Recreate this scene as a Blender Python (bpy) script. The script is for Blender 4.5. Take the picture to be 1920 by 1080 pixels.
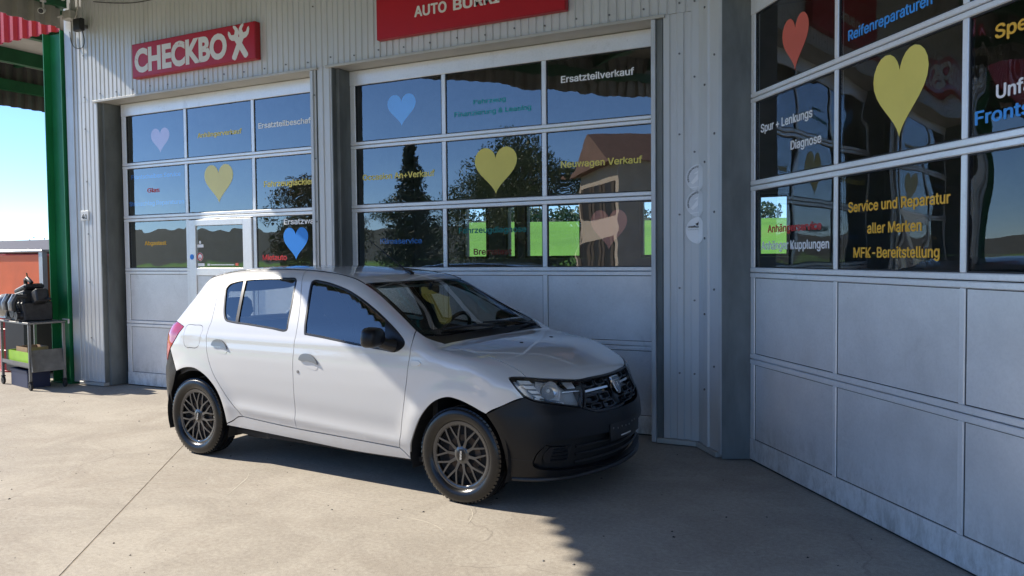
import bpy, bmesh, math, random
import numpy as np
from mathutils import Vector, Matrix
from mathutils.geometry import delaunay_2d_cdt
R=math.radians; PI=math.pi
random.seed(7); RNG=np.random.default_rng(7)
for o in list(bpy.data.objects): bpy.data.objects.remove(o)
S=bpy.context.scene; COL=S.collection
# ------------------------------------------------------------------ camera
FPX=1500.; CAMH=1.569
def cam_axes(yaw,pitch,roll):
    cy,sy,cp,sp=math.cos(yaw),math.sin(yaw),math.cos(pitch),math.sin(pitch)
    f=Vector((cy*cp,sy*cp,sp)); r=Vector((sy,-cy,0)); u=r.cross(f)
    return r*math.cos(roll)+u*math.sin(roll), u*math.cos(roll)-r*math.sin(roll), f
cr,cu,cf=cam_axes(R(117.447),R(-2.245),R(-.529))
cam=bpy.data.objects.new('camera',bpy.data.cameras.new('camera')); COL.objects.link(cam)
cam.matrix_world=Matrix(((cr.x,cu.x,-cf.x,0),(cr.y,cu.y,-cf.y,0),(cr.z,cu.z,-cf.z,CAMH),(0,0,0,1)))
cam.data.sensor_width=36; cam.data.lens=36*FPX/1920; cam.data.clip_end=5000; cam.data.clip_start=.05
S.camera=cam
# ------------------------------------------------------------------ light
SUN_AZ,SUN_EL=188.4,36.2          # direction to the sun: angle from +X, elevation
W=bpy.data.worlds.new('World'); S.world=W; W.use_nodes=True
nt=W.node_tree; bg=nt.nodes['Background']; sky=nt.nodes.new('ShaderNodeTexSky')
sky.sky_type='NISHITA'; sky.sun_disc=False; sky.sun_elevation=R(SUN_EL); sky.sun_rotation=R(90-SUN_AZ)
sky.altitude=3500; sky.air_density=1.0; sky.dust_density=.02; sky.ozone_density=6.0
nt.links.new(sky.outputs[0],bg.inputs[0]); bg.inputs[1].default_value=.094
sl=bpy.data.lights.new('sun','SUN'); sl.energy=3.2; sl.angle=R(.53); sl.color=(1,.92,.80)
sun=bpy.data.objects.new('sun',sl); COL.objects.link(sun)
sd=Vector((math.cos(R(SUN_AZ))*math.cos(R(SUN_EL)),math.sin(R(SUN_AZ))*math.cos(R(SUN_EL)),math.sin(R(SUN_EL))))
sun.rotation_euler=sd.to_track_quat('Z','Y').to_euler(); sun.location=(-20,-3,20)
S.view_settings.view_transform='Standard'; S.view_settings.look='None'; S.view_settings.exposure=1.42; S.view_settings.gamma=1
S.render.engine='CYCLES'
S.cycles.max_bounces=10; S.cycles.transparent_max_bounces=24; S.cycles.glossy_bounces=5; S.cycles.caustics_reflective=False; S.cycles.caustics_refractive=False
# ------------------------------------------------------------------ helpers
def link(o,parent=None):
    COL.objects.link(o)
    if parent is not None: o.parent=parent
    return o
class MB:
    """collects boxes, bars, tubes and lathes; build() links them as ONE mesh object"""
    def __init__(s): s.v=[]; s.f=[]
    def add(s,vs,fs,M=None):
        n=len(s.v)
        s.v+=[tuple(M@Vector(p)) if M is not None else tuple(p) for p in vs]
        s.f+=[tuple(i+n for i in f) for f in fs]; return s
    def box(s,x0,x1,y0,y1,z0,z1,M=None):
        return s.add([(x0,y0,z0),(x1,y0,z0),(x1,y1,z0),(x0,y1,z0),(x0,y0,z1),(x1,y0,z1),(x1,y1,z1),(x0,y1,z1)],
            [(3,2,1,0),(4,5,6,7),(0,1,5,4),(1,2,6,5),(2,3,7,6),(3,0,4,7)],M)
    def bar(s,a,b,w,h=None,up=(0,0,1)):
        h=w if h is None else h; a=Vector(a);b=Vector(b); d=(b-a); L=d.length; d.normalize(); u=Vector(up)
        if abs(d.dot(u))>.98: u=Vector((1,0,0))
        x=d.cross(u).normalized(); y=x.cross(d)
        M=Matrix((( x.x,y.x,d.x,a.x),(x.y,y.y,d.y,a.y),(x.z,y.z,d.z,a.z),(0,0,0,1)))
        return s.box(-w/2,w/2,-h/2,h/2,0,L,M)
    def tube(s,pts,r,n=8,cap=True):
        pts=[Vector(p) for p in pts]; rs=r if isinstance(r,(list,tuple)) else [r]*len(pts); vs=[]; fs=[]
        u=None
        for i,p in enumerate(pts):
            d=(pts[min(i+1,len(pts)-1)]-pts[max(i-1,0)]).normalized()
            if u is None: u=d.orthogonal().normalized()
            else: u=(u-d*u.dot(d)).normalized()
            w=d.cross(u)
            for k in range(n):
                a=2*PI*k/n; vs.append(p+(u*math.cos(a)+w*math.sin(a))*rs[i])
        for i in range(len(pts)-1):
            for k in range(n): fs.append((i*n+k,i*n+(k+1)%n,(i+1)*n+(k+1)%n,(i+1)*n+k))
        if cap: fs.append(tuple(range(n))[::-1]); fs.append(tuple((len(pts)-1)*n+k for k in range(n)))
        return s.add(vs,fs)
    def lathe(s,prof,n=24,M=None,closed=False):
        """prof: list of (r,z) about local Z"""
        vs=[];fs=[];m=len(prof)
        for k in range(n):
            a=2*PI*k/n; vs+=[(r*math.cos(a),r*math.sin(a),z) for r,z in prof]
        for k in range(n):
            for i in range(m if closed else m-1):
                fs.append((k*m+i,((k+1)%n)*m+i,((k+1)%n)*m+(i+1)%m,k*m+(i+1)%m))
        return s.add(vs,fs,M)
    def prism(s,poly,z0,z1,M=None):
        n=len(poly); vs=[(x,y,z0) for x,y in poly]+[(x,y,z1) for x,y in poly]
        fs=[tuple(range(n))[::-1],tuple(range(n,2*n))]+[(i,(i+1)%n,n+(i+1)%n,n+i) for i in range(n)]
        return s.add(vs,fs,M)
    def mesh(s,name):
        me=bpy.data.meshes.new(name); me.from_pydata(s.v,[],s.f); me.update(); return me
    def build(s,name,mat,parent=None,smooth=None,bevel=0):
        me=s.mesh(name)
        bm=bmesh.new(); bm.from_mesh(me); bmesh.ops.recalc_face_normals(bm,faces=bm.faces)
        if bevel: bmesh.ops.bevel(bm,geom=[e for e in bm.edges if e.calc_face_angle(0)>.5],offset=bevel,segments=1,affect='EDGES',clamp_overlap=True)
        bm.to_mesh(me); bm.free()
        o=bpy.data.objects.new(name,me); me.materials.append(mat)
        if smooth is not None:
            for p in me.polygons: p.use_smooth=True
            me.set_sharp_from_angle(angle=R(smooth))
        return link(o,parent)
def empty(name,loc=(0,0,0),rz=0):
    o=bpy.data.objects.new(name,None); o.location=loc; o.rotation_euler=(0,0,rz); o.empty_display_size=.2; return link(o)
def tag(o,label=None,cat=None,group=None,kind=None):
    if label: o['label']=label
    if cat: o['category']=cat
    if group: o['group']=group
    if kind: o['kind']=kind
    return o
def copy_tree(o,parent=None):
    c=o.copy(); COL.objects.link(c); c.parent=parent
    for ch in o.children: copy_tree(ch,c)
    return c
def share(name,me,parent,M=None,mat=None):
    o=bpy.data.objects.new(name,me); link(o,parent)
    if M is not None: o.matrix_local=M
    return o
# ------------------------------------------------------------------ materials
def nodes(name):
    m=bpy.data.materials.new(name); m.use_nodes=True; t=m.node_tree; return m,t,t.nodes['Principled BSDF']
def mth(t,op,a,b=None,c=None):
    n=t.nodes.new('ShaderNodeMath'); n.operation=op
    for i,v in enumerate((a,b,c)):
        if v is None: continue
        if isinstance(v,(int,float)): n.inputs[i].default_value=v
        else: t.links.new(v,n.inputs[i])
    return n.outputs[0]
def noise(t,scale,detail=3,rough=.55,vec=None,dist=0,stretch=None):
    n=t.nodes.new('ShaderNodeTexNoise'); n.inputs['Scale'].default_value=scale; n.inputs['Detail'].default_value=detail; n.inputs['Roughness'].default_value=rough; n.inputs['Distortion'].default_value=dist
    if vec is None: vec=t.nodes.new('ShaderNodeTexCoord').outputs['Object']
    if stretch:
        mp=t.nodes.new('ShaderNodeMapping'); mp.inputs['Scale'].default_value=stretch; t.links.new(vec,mp.inputs[0]); vec=mp.outputs[0]
    t.links.new(vec,n.inputs['Vector']); return n.outputs['Fac']
def ramp(t,fac,stops):
    n=t.nodes.new('ShaderNodeValToRGB'); e=n.color_ramp.elements
    while len(e)<len(stops): e.new(.5)
    for k,(p,c) in enumerate(stops): e[k].position=p; e[k].color=(*c,1) if len(c)==3 else c
    t.links.new(fac,n.inputs[0]); return n.outputs[0]
def mixc(t,fac,a,b,mode='MIX'):
    n=t.nodes.new('ShaderNodeMix'); n.data_type='RGBA'; n.blend_type=mode
    for s,v in ((0,fac),(6,a),(7,b)):
        if isinstance(v,(int,float)): n.inputs[s].default_value=v
        elif isinstance(v,tuple): n.inputs[s].default_value=(*v,1) if len(v)==3 else v
        else: t.links.new(v,n.inputs[s])
    return n.outputs[2]
def bump(t,b,h,strength=.2,dist=.01):
    n=t.nodes.new('ShaderNodeBump'); n.inputs['Strength'].default_value=strength; n.inputs['Distance'].default_value=dist
    t.links.new(h,n.inputs['Height']); t.links.new(n.outputs[0],b.inputs['Normal']); return n
def mat(name,col,rough=.5,metal=0,spec=.5,var=.12,vscale=3,bmp=0,bscale=200,coat=0,rvar=.0,stretch=None):
    m,t,b=nodes(name)
    b.inputs['Roughness'].default_value=rough; b.inputs['Metallic'].default_value=metal; b.inputs['Specular IOR Level'].default_value=spec
    b.inputs['Coat Weight'].default_value=coat; b.inputs['Coat Roughness'].default_value=.03
    co=t.nodes.new('ShaderNodeTexCoord').outputs['Object']
    f=noise(t,vscale,4,.6,co,.3,stretch)
    lo=tuple(max(0,c*(1-var)) for c in col); hi=tuple(min(1,c*(1+var)) for c in col)
    t.links.new(ramp(t,f,[(.3,lo),(.7,hi)]),b.inputs['Base Color'])
    if rvar:
        r=mth(t,'MULTIPLY_ADD',noise(t,vscale*2.3,5,.65,co),rvar*2,rough-rvar); t.links.new(r,b.inputs['Roughness'])
    if bmp: bump(t,b,noise(t,bscale,3,.6,co),bmp,.004)
    m.diffuse_color=(*col,1); return m
M={}
# ---- shared materials
def concrete():
    m,t,b=nodes('concrete'); co=t.nodes.new('ShaderNodeTexCoord').outputs['Object']
    big=noise(t,.35,4,.6,co,.6); mid=noise(t,1.6,6,.68,co,.8); fine=noise(t,38,4,.7,co); grit=noise(t,260,2,.6,co)
    c=ramp(t,big,[(.3,(.36,.31,.245)),(.7,(.46,.405,.325))])
    c=mixc(t,ramp(t,mid,[(.38,(1,1,1)),(.58,(0,0,0))]),c,(.29,.245,.19))
    c=mixc(t,mth(t,'MULTIPLY',ramp(t,noise(t,.9,5,.7,co,1.2),[(.48,(0,0,0)),(.64,(1,1,1))]),.62),c,(.26,.205,.15))
    c=mixc(t,mth(t,'MULTIPLY',ramp(t,noise(t,2.3,6,.7,co,.6,(1,2.2,1)),[(.56,(0,0,0)),(.75,(1,1,1))]),.5),c,(.52,.48,.40))
    c=mixc(t,.30,c,ramp(t,fine,[(.3,(.10,.085,.07)),(.7,(.62,.56,.46))]))
    c=mixc(t,.24,c,ramp(t,grit,[(.35,(.05,.05,.05)),(.65,(.75,.72,.65))]))
    # hairline cracks
    vo=t.nodes.new('ShaderNodeTexVoronoi'); vo.feature='DISTANCE_TO_EDGE'; vo.inputs['Scale'].default_value=.42
    wv=t.nodes.new('ShaderNodeVectorMath'); wv.operation='ADD'; nn=t.nodes.new('ShaderNodeTexNoise'); nn.inputs['Scale'].default_value=1.3; nn.inputs['Detail'].default_value=6
    t.links.new(co,nn.inputs[0]); t.links.new(co,wv.inputs[0]); t.links.new(nn.outputs['Color'],wv.inputs[1]); t.links.new(wv.outputs[0],vo.inputs['Vector'])
    cr_=mth(t,'MULTIPLY',ramp(t,vo.outputs['Distance'],[(.0,(1,1,1)),(.0035,(0,0,0))]),ramp(t,noise(t,.8,3,.5,co),[(.5,(0,0,0)),(.58,(1,1,1))]))
    c=mixc(t,mth(t,'MULTIPLY',cr_,.55),c,(.16,.14,.12))
    # dark specks
    v2=t.nodes.new('ShaderNodeTexVoronoi'); v2.inputs['Scale'].default_value=7; t.links.new(co,v2.inputs['Vector'])
    c=mixc(t,mth(t,'MULTIPLY',ramp(t,v2.outputs['Distance'],[(.02,(1,1,1)),(.05,(0,0,0))]),.45),c,(.11,.1,.09))
    t.links.new(c,b.inputs['Base Color'])
    t.links.new(mth(t,'MULTIPLY_ADD',mid,.25,.62),b.inputs['Roughness']); b.inputs['Specular IOR Level'].default_value=.3
    h=mth(t,'ADD',mth(t,'MULTIPLY',fine,.5),mth(t,'MULTIPLY',grit,.35)); bump(t,b,h,.35,.004)
    return m
M['concrete']=concrete()
M['conc_dark']=mat('shop_floor',(.16,.15,.14),.6,var=.25,vscale=1.2)
def cladding():
    m,t,b=nodes('cladding_steel'); co=t.nodes.new('ShaderNodeTexCoord').outputs['Object']
    c=ramp(t,noise(t,1.1,5,.6,co,.4,(1,1,.35)),[(.3,(.60,.61,.605)),(.7,(.70,.71,.71))])
    c=mixc(t,mth(t,'MULTIPLY',ramp(t,noise(t,7,5,.7,co,.2,(1,1,.12)),[(.55,(0,0,0)),(.8,(1,1,1))]),.45),c,(.40,.40,.385))
    t.links.new(c,b.inputs['Base Color']); b.inputs['Metallic'].default_value=.15
    t.links.new(mth(t,'MULTIPLY_ADD',noise(t,5,4,.6,co),.25,.30),b.inputs['Roughness'])
    bump(t,b,noise(t,2.5,2,.5,co),.12,.01); return m
M['clad']=cladding()
M['trim']=mat('trim_sheet',(.60,.62,.63),.42,.2,var=.08,rvar=.08)
M['flash']=mat('lintel_flashing',(.52,.51,.47),.5,.2,var=.08)
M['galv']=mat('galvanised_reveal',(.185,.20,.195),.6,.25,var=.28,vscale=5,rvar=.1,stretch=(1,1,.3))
def alu(name,c0,c1,r0,rv,scale,stretch=None,metal=.75,bm=0.05):
    m,t,b=nodes(name); co=t.nodes.new('ShaderNodeTexCoord').outputs['Object']
    c=ramp(t,noise(t,scale,5,.62,co,.3,stretch),[(.3,c0),(.7,c1)])
    c=mixc(t,mth(t,'MULTIPLY',ramp(t,noise(t,55,3,.7,co),[(.4,(0,0,0)),(.7,(1,1,1))]),.18),c,tuple(x*.72 for x in c0))
    dirt=ramp(t,noise(t,3.1,6,.72,co,.9),[(.58,(0,0,0)),(.8,(1,1,1))]); c=mixc(t,mth(t,'MULTIPLY',dirt,.35),c,(.36,.35,.33))
    sep=t.nodes.new('ShaderNodeSeparateXYZ'); t.links.new(co,sep.inputs[0])
    spl=mth(t,'MULTIPLY',ramp(t,sep.outputs[2],[(.02,(1,1,1)),(.42,(0,0,0))]),ramp(t,noise(t,16,6,.75,co,.4,(1,1,.45)),[(.42,(0,0,0)),(.68,(1,1,1))])); c=mixc(t,mth(t,'MULTIPLY',spl,.6),c,(.36,.33,.28))
    scr=ramp(t,noise(t,9,5,.8,co,1.5,(.25,.25,2.2)),[(.70,(0,0,0)),(.73,(1,1,1))]); c=mixc(t,mth(t,'MULTIPLY',scr,.35),c,(.45,.44,.42))
    spk=ramp(t,noise(t,26,4,.75,co),[(.66,(0,0,0)),(.74,(1,1,1))]); c=mixc(t,mth(t,'MULTIPLY',spk,mth(t,'MULTIPLY',ramp(t,noise(t,1.3,3,.6,co),[(.45,(0,0,0)),(.7,(1,1,1))]),.55)),c,(.30,.28,.25))
    t.links.new(c,b.inputs['Base Color']); b.inputs['Metallic'].default_value=metal
    t.links.new(mth(t,'MULTIPLY_ADD',noise(t,scale*1.7,5,.7,co),rv,r0),b.inputs['Roughness'])
    bump(t,b,mth(t,'ADD',noise(t,1.6,2,.5,co),mth(t,'MULTIPLY',noise(t,90,2,.6,co),.04)),bm,.02); return m
M['alu']=alu('anodised_frame',(.90,.91,.91),(.97,.975,.975),.26,.14,4,(1,1,.5),.3)
M['alupanel']=alu('stucco_panel',(.76,.76,.755),(.92,.92,.915),.26,.2,2.2,None,.28,.16)
M['gasket']=mat('black_gasket',(.018,.018,.02),.55,var=.2)
M['backalu']=mat('inner_frame',(.25,.26,.27),.5,.4)
def glass(name,tint,ior,wav=.0,wscale=1.5,rough=0.0,dist=.03,pw=2.6):
    m,t,b=nodes(name); t.nodes.remove(b); out=t.nodes['Material Output']
    tr=t.nodes.new('ShaderNodeBsdfTransparent'); tr.inputs[0].default_value=(*tint,1)
    gl=t.nodes.new('ShaderNodeBsdfGlossy'); gl.inputs['Roughness'].default_value=rough; gl.inputs[0].default_value=(.95,.97,1,1)
    lw=t.nodes.new('ShaderNodeLayerWeight'); lw.inputs[0].default_value=.5; fac=mth(t,'MULTIPLY_ADD',mth(t,'POWER',lw.outputs['Facing'],pw),1-ior,ior)
    fac=mth(t,'MULTIPLY',fac,mth(t,'SUBTRACT',1,t.nodes.new('ShaderNodeNewGeometry').outputs['Backfacing']))
    mx=t.nodes.new('ShaderNodeMixShader'); t.links.new(fac,mx.inputs[0]); t.links.new(tr.outputs[0],mx.inputs[1]); t.links.new(gl.outputs[0],mx.inputs[2]); t.links.new(mx.outputs[0],out.inputs[0])
    if wav:
        bp=t.nodes.new('ShaderNodeBump'); bp.inputs['Strength'].default_value=wav; bp.inputs['Distance'].default_value=dist
        t.links.new(noise(t,wscale,2,.5,None,.5),bp.inputs['Height']); t.links.new(bp.outputs[0],gl.inputs['Normal'])
    m.diffuse_color=(.3,.4,.5,.5); return m
M['pane']=glass('acrylic_pane',(.96,.975,.98),.17,.10,1.3)
M['pane_r']=glass('acrylic_pane_weak_reflection',(.96,.975,.98),.06,.25,1.1,pw=4.)  # same acrylic with reflection turned down so the angled wing's panes stay dark
M['win']=glass('window_glass',(.9,.93,.93),.04)
M['red']=mat('red_sign_face',(.48,.012,.022),.38,var=.05)
M['redside']=mat('red_sign_edge',(.40,.01,.02),.45,var=.08)
def lettering():
    m,t,b=nodes('worn_white_letters'); co=t.nodes.new('ShaderNodeTexCoord').outputs['Object']
    f=ramp(t,noise(t,9,7,.75,co,.6),[(.60,(0,0,0)),(.68,(1,1,1))])
    t.links.new(mixc(t,f,(.80,.80,.78),(.50,.16,.15)),b.inputs['Base Color']); b.inputs['Roughness'].default_value=.5; return m
M['wornwhite']=lettering()
M['letter']=mat('cream_letters',(.82,.79,.72),.45,var=.03)
def film(n,c): return mat('vinyl_'+n,c,.45,var=.05)
for n,c in dict(white=(.96,.96,.96),yellow=(.82,.66,.06),pale_yellow=(.88,.74,.16),paler_yellow=(.86,.80,.36),amber=(.90,.50,.04),red=(.62,.04,.04),dark_red=(.30,.012,.015),coral=(.72,.14,.09),salmon=(.68,.24,.17),pink=(.72,.36,.38),blue=(.03,.26,.80),sky=(.06,.36,.90),teal=(.02,.36,.38),green=(.008,.20,.16)).items(): M['v_'+n]=film(n,c)  # the left heart gets a paler yellow than the others
M['green']=mat('green_steel_paint',(.016,.20,.075),.40,var=.18,vscale=2,rvar=.08)
M['greendk']=mat('green_beam_paint',(.010,.10,.040),.5,var=.2)
M['redfascia']=mat('red_corrugated_sheet',(.55,.022,.03),.45,var=.10)
M['soffit']=mat('canopy_sheet',(.30,.275,.235),.6,var=.18,vscale=1.5)
M['ceil_light']=mat('carport_ceiling',(.42,.41,.39),.6,var=.1)
M['joint']=mat('joint_filler',(.27,.23,.18),.9,var=.3,vscale=9)
M['scuff']=mat('pale_scuff',(.54,.49,.40),.8,var=.1)
M['silverfilm']=mat('silver_sticker_film',(.78,.79,.80),.35,.1,var=.04)
M['skirtdk']=mat('dark_skirt_sheet',(.10,.10,.095),.6,var=.2)
M['cream']=mat('reflected_cream_purlin',(.62,.58,.48),.5,var=.06)
M['skirt']=mat('skirt_sheet',(.33,.315,.28),.55,.1,var=.15)
M['white']=mat('white_plastic',(.72,.72,.70),.4,var=.06)
M['black']=mat('black_plastic',(.018,.018,.020),.45,var=.2)
M['rubber']=mat('rubber',(.02,.02,.02),.75,var=.2,bmp=.2)
M['steel']=mat('dull_steel',(.20,.20,.20),.45,.7,var=.2,rvar=.1)
M['dirtysteel']=mat('dirty_steel_tray',(.20,.195,.18),.6,.4,var=.3,vscale=6)
M['castalu']=mat('cast_aluminium',(.42,.42,.41),.42,.8,var=.3,vscale=14,bmp=.4,bscale=60)
M['castiron']=mat('oily_cast_iron',(.045,.045,.047),.5,.5,var=.5,vscale=12,bmp=.5,bscale=60)
M['orange']=mat('orange_painted_box',(.80,.17,.05),.5,var=.12,vscale=1.5,rvar=.1,bmp=.15,bscale=6)
M['orange_shade']=mat('orange_door_shade',(.42,.10,.012),.5,var=.12)  # same orange painted darker for the side turned away from the sun
M['grass']=mat('meadow',(.10,.26,.025),.8,var=.3,vscale=.15)
M['hill']=mat('wooded_hill',(.05,.075,.04),.9,var=.5,vscale=.05)
M['wallpaint']=mat('interior_plaster',(.23,.225,.21),.8,var=.12)
M['rooftile']=mat('brown_roof_tile',(.24,.13,.09),.8,var=.2)
M['roofdk']=mat('dark_roof_tile',(.07,.065,.075),.7,var=.2)
M['house']=mat('beige_render',(.68,.57,.44),.8,var=.06)
M['bark']=mat('bark',(.10,.075,.055),.85,var=.3,vscale=8)
def leaf(n,c,v=.5):
    m,t,b=nodes('leaf_'+n); oi=t.nodes.new('ShaderNodeTexCoord').outputs['Object']
    f=noise(t,2.2,3,.6,oi); t.links.new(ramp(t,f,[(.25,tuple(x*(1-v) for x in c)),(.75,tuple(x*(1+v) for x in c))]),b.inputs['Base Color'])
    b.inputs['Roughness'].default_value=.6; b.inputs['Specular IOR Level'].default_value=.25; return m
M['leaf']=leaf('green',(.16,.20,.09)); M['leafdk']=leaf('dark',(.11,.14,.10)); M['leafau']=leaf('autumn',(.16,.11,.03))
M['bluebox']=mat('blue_crate',(.012,.022,.07),.5); M['lime']=mat('lime_tray',(.28,.52,.02),.45); M['card']=mat('brown_cardboard',(.34,.22,.12),.8)
M['redthing']=mat('red_drum_paint',(.42,.015,.02),.4)
M['alu_edge']=mat('aluminium_corner_rail',(.52,.53,.54),.4,.6,var=.1)
# ================================================================== setting
YW=6.45; YD=6.67                       # cladding plane, door plane
B0=Vector((-1.64,6.45,0)); DR=Vector((.6166,-.7873,0)); NR=Vector((.7873,.6166,0))   # bend of the facade, direction along the angled wall, inward normal
ROWS=[(.17,.74),(.82,1.395),(1.47,2.045),(2.12,2.70),(2.77,3.35)]
RAILS=[(.012,.17),(.74,.82),(1.395,1.47),(2.045,2.12),(2.70,2.77),(3.35,3.50)]
# ---- terrain: one sheet to the horizon, meadow rising behind the building, wooded hills around
def terrain():
    rs=[0,6,12,18,24,32,44,60,85,120,170,230,300,380,480,600,800,1200,2400]; n=96; mb=MB()
    def hgt(a,r):
        back=max(0.,min(1.,(math.sin(a)-.55)/.2)); left=max(0.,-math.cos(a))
        m=back*max(0,(r-26))*.062*min(1,r/120) if r<230 else back*(11.5+(r-230)*.012)
        h=max(0,r-260)*(.062 if math.sin(a)<.1 else .035)*(1+.25*math.sin(3*a+1)+.18*math.sin(7*a)+.08*math.sin(17*a))*(1-.5*left)
        return -.06+m+min(h,58)
    for r in rs:
        for k in range(n):
            a=2*PI*k/n; mb.v.append((r*math.cos(a),r*math.sin(a),hgt(a,r)))
    for i in range(len(rs)-1):
        for k in range(n): mb.f.append((i*n+k,i*n+(k+1)%n,(i+1)*n+(k+1)%n,(i+1)*n+k))
    return mb
m,t,b=nodes('terrain'); co=t.nodes.new('ShaderNodeTexCoord').outputs['Object']
ln=t.nodes.new('ShaderNodeVectorMath'); ln.operation='LENGTH'; t.links.new(co,ln.inputs[0])
gr=ramp(t,noise(t,.02,5,.6,co,1),[(.3,(.085,.24,.010)),(.55,(.12,.32,.014)),(.75,(.19,.28,.04))])
wd=ramp(t,noise(t,.03,6,.7,co),[(.3,(.018,.03,.016)),(.7,(.05,.065,.03))])
f=ramp(t,mth(t,'ADD',mth(t,'MULTIPLY',ln.outputs['Value'],1/500.),mth(t,'MULTIPLY',noise(t,.01,3,.5,co),.25)),[(.60,(0,0,0)),(.64,(1,1,1))])
t.links.new(mixc(t,f,gr,wd),b.inputs['Base Color']); b.inputs['Roughness'].default_value=.9; M['terrain']=m
tag(terrain().build('terrain',m,smooth=60),'rolling green meadow and wooded hills around the garage','terrain',kind='structure')
# ---- forecourt: long cast slabs laid parallel to the angled wall
fore=empty('forecourt'); tag(fore,kind='structure')
J0=Vector((-5.507,4.593,0))            # a point on the joint that runs through the picture
for k in range(-6,4):
    for q in (-1,0,1):
        w=4.6; L=13.0; g=.0035
        a0=k*w+g; a1=(k+1)*w-g; b0=q*L-5.4+g; b1=(q+1)*L-5.4-g
        mb=MB(); X=Matrix(((NR.x,DR.x,0,J0.x),(NR.y,DR.y,0,J0.y),(0,0,1,0),(0,0,0,1)))
        mb.box(a0,a1,b0,b1,-.15,0,X); mb.build('concrete_slab',M['concrete'],fore,bevel=.003)
mb=MB(); mb.box(-30,20,-30,22,-.056,-.0025); mb.build('joint_bed',M['joint'],fore)
def scuff(pts,w):
    P=[Vector((x,y,0)) for x,y in pts]; mb=MB(); L=[]
    for i in range(len(P)-1):
        p0,p1,p2,p3=P[max(i-1,0)],P[i],P[i+1],P[min(i+2,len(P)-1)]
        for k in range(10):
            t_=k/10; L.append(.5*((2*p1)+(p2-p0)*t_+(2*p0-5*p1+4*p2-p3)*t_**2+(3*p1-p0-3*p2+p3)*t_**3))
    L.append(P[-1])
    for i,p in enumerate(L):
        d=(L[min(i+1,len(L)-1)]-L[max(i-1,0)]).normalized(); n_=Vector((-d.y,d.x,0)); ww=.55*w*math.sin(PI*(i+.3)/(len(L)+.6))*(.4+.9*random.random())
        mb.v+=[tuple(p+n_*ww+Vector((0,0,.0012))),tuple(p-n_*ww+Vector((0,0,.0012)))]
    for i in range(len(L)-1): mb.f.append((2*i,2*i+1,2*i+3,2*i+2))
    mb.build('scuff_mark',M['scuff'],fore)
for pts,w in (([(-4.42,4.28),(-4.33,4.18),(-4.27,4.08),(-4.16,3.87),(-4.08,3.72)],.008),([(-5.05,3.72),(-4.75,3.82),(-4.50,3.93)],.007),([(-4.05,4.20),(-3.60,4.12),(-3.10,4.10),(-2.75,4.02)],.006),([(-3.30,3.98),(-2.95,3.95),(-2.62,3.92),(-2.42,3.82)],.007),([(-4.28,4.06),(-4.05,4.10),(-3.85,4.08)],.005),([(-2.55,4.30),(-2.44,4.15),(-2.38,3.98)],.006),([(-1.15,3.85),(-1.05,3.86),(-.95,3.90)],.007)): scuff(pts,w)
# ---- garage building
gar=empty('garage_building',(-5,6.45,0)); tag(gar,'grey corrugated metal garage with three sectional doors and an angled right wing','building')
GO=Matrix.Translation((5,-6.45,0))
def gbuild(mb,name,mt,parent=gar,**k):
    o=mb.build(name,mt,parent,**k)
    if parent is gar: o.matrix_local=GO
    return o
def ribs(x0,x1,pitch=.075,depth=.011,a=.050,s=.007):
    """profile (x, depth) of a ribbed sheet"""
    pts=[]; x=x0
    while x<x1-1e-6:
        for dx,dy in ((0,0),(a,0),(a+s,depth),(pitch-s,depth)):
            if x+dx<x1: pts.append((x+dx,dy))
        x+=pitch
    pts.append((x1,pts[-1][1])); return pts
def sheet(x0,x1,z0,z1,name='cladding_sheet',y=YW,mt=None,P=None,**k):
    """ribbed sheet standing on plane Y=y; P maps (s,off) to the ground plane for the angled wall"""
    pr=ribs(x0,x1,**k); mb=MB(); n=len(pr)
    f=P or (lambda s,o:(s,y+o))
    for z in (z0,z1):
        for (x,o) in pr: q=f(x,o); mb.v.append((q[0],q[1],z))
    for z in (z0,z1):
        for x in (x0,x1): q=f(x,.045); mb.v.append((q[0],q[1],z))
    for i in range(n-1): mb.f.append((i,i+1,n+i+1,n+i))
    a=2*n; mb.f+=[(0,n,a+2,a),(n-1,a+1,a+3,2*n-1),(a,a+1,a+3,a+2)]
    mb.f+=[tuple([a]+list(range(n))[::1]+[a+1])[::-1],tuple([a+2]+list(range(n,2*n))+[a+3])]
    return gbuild(mb,name,mt or M['clad'])
PR=lambda s,o:(B0.x+DR.x*s+NR.x*o,B0.y+DR.y*s+NR.y*o)
ZT=5.7
x=-9.505
while x<-1.70:                                   # sheets above the doors
    x1=min(x+1.035,-1.665); sheet(x+.002,x1-.002,3.53,ZT); x=x1
sheet(-9.505,-9.06,.05,3.528); sheet(-5.665,-5.40,.05,3.528,pitch=.088,a=.06); 
sheet(-1.935,-1.70,.05,3.528,pitch=.115,a=.05)
mb=MB(); mb.box(-9.65,-9.508,YW-.012,YW+.05,.03,ZT); gbuild(mb,'corner_trim',M['trim'],bevel=.004)
# bent corner sheet that carries the round stickers
mb=MB(); pts=[(-1.698,YW-.006),(B0.x,B0.y-.006)]+[(PR(.10,-.006)),(PR(.11,-.02)),(PR(.20,-.02)),(PR(.21,-.006)),(PR(.375,-.006))]
inn=[PR(.375,.05),PR(.05,.05),(-1.698,YW+.05)]
poly=pts+inn
mb.prism(poly,.05,ZT); gbuild(mb,'bent_corner_sheet',M['clad'])
mb=MB(); mb.prism([PR(.377,-.012),PR(.425,-.012),PR(.425,.05),PR(.377,.05)],.04,ZT); gbuild(mb,'reveal_corner_trim',M['trim'],bevel=.003)
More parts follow.
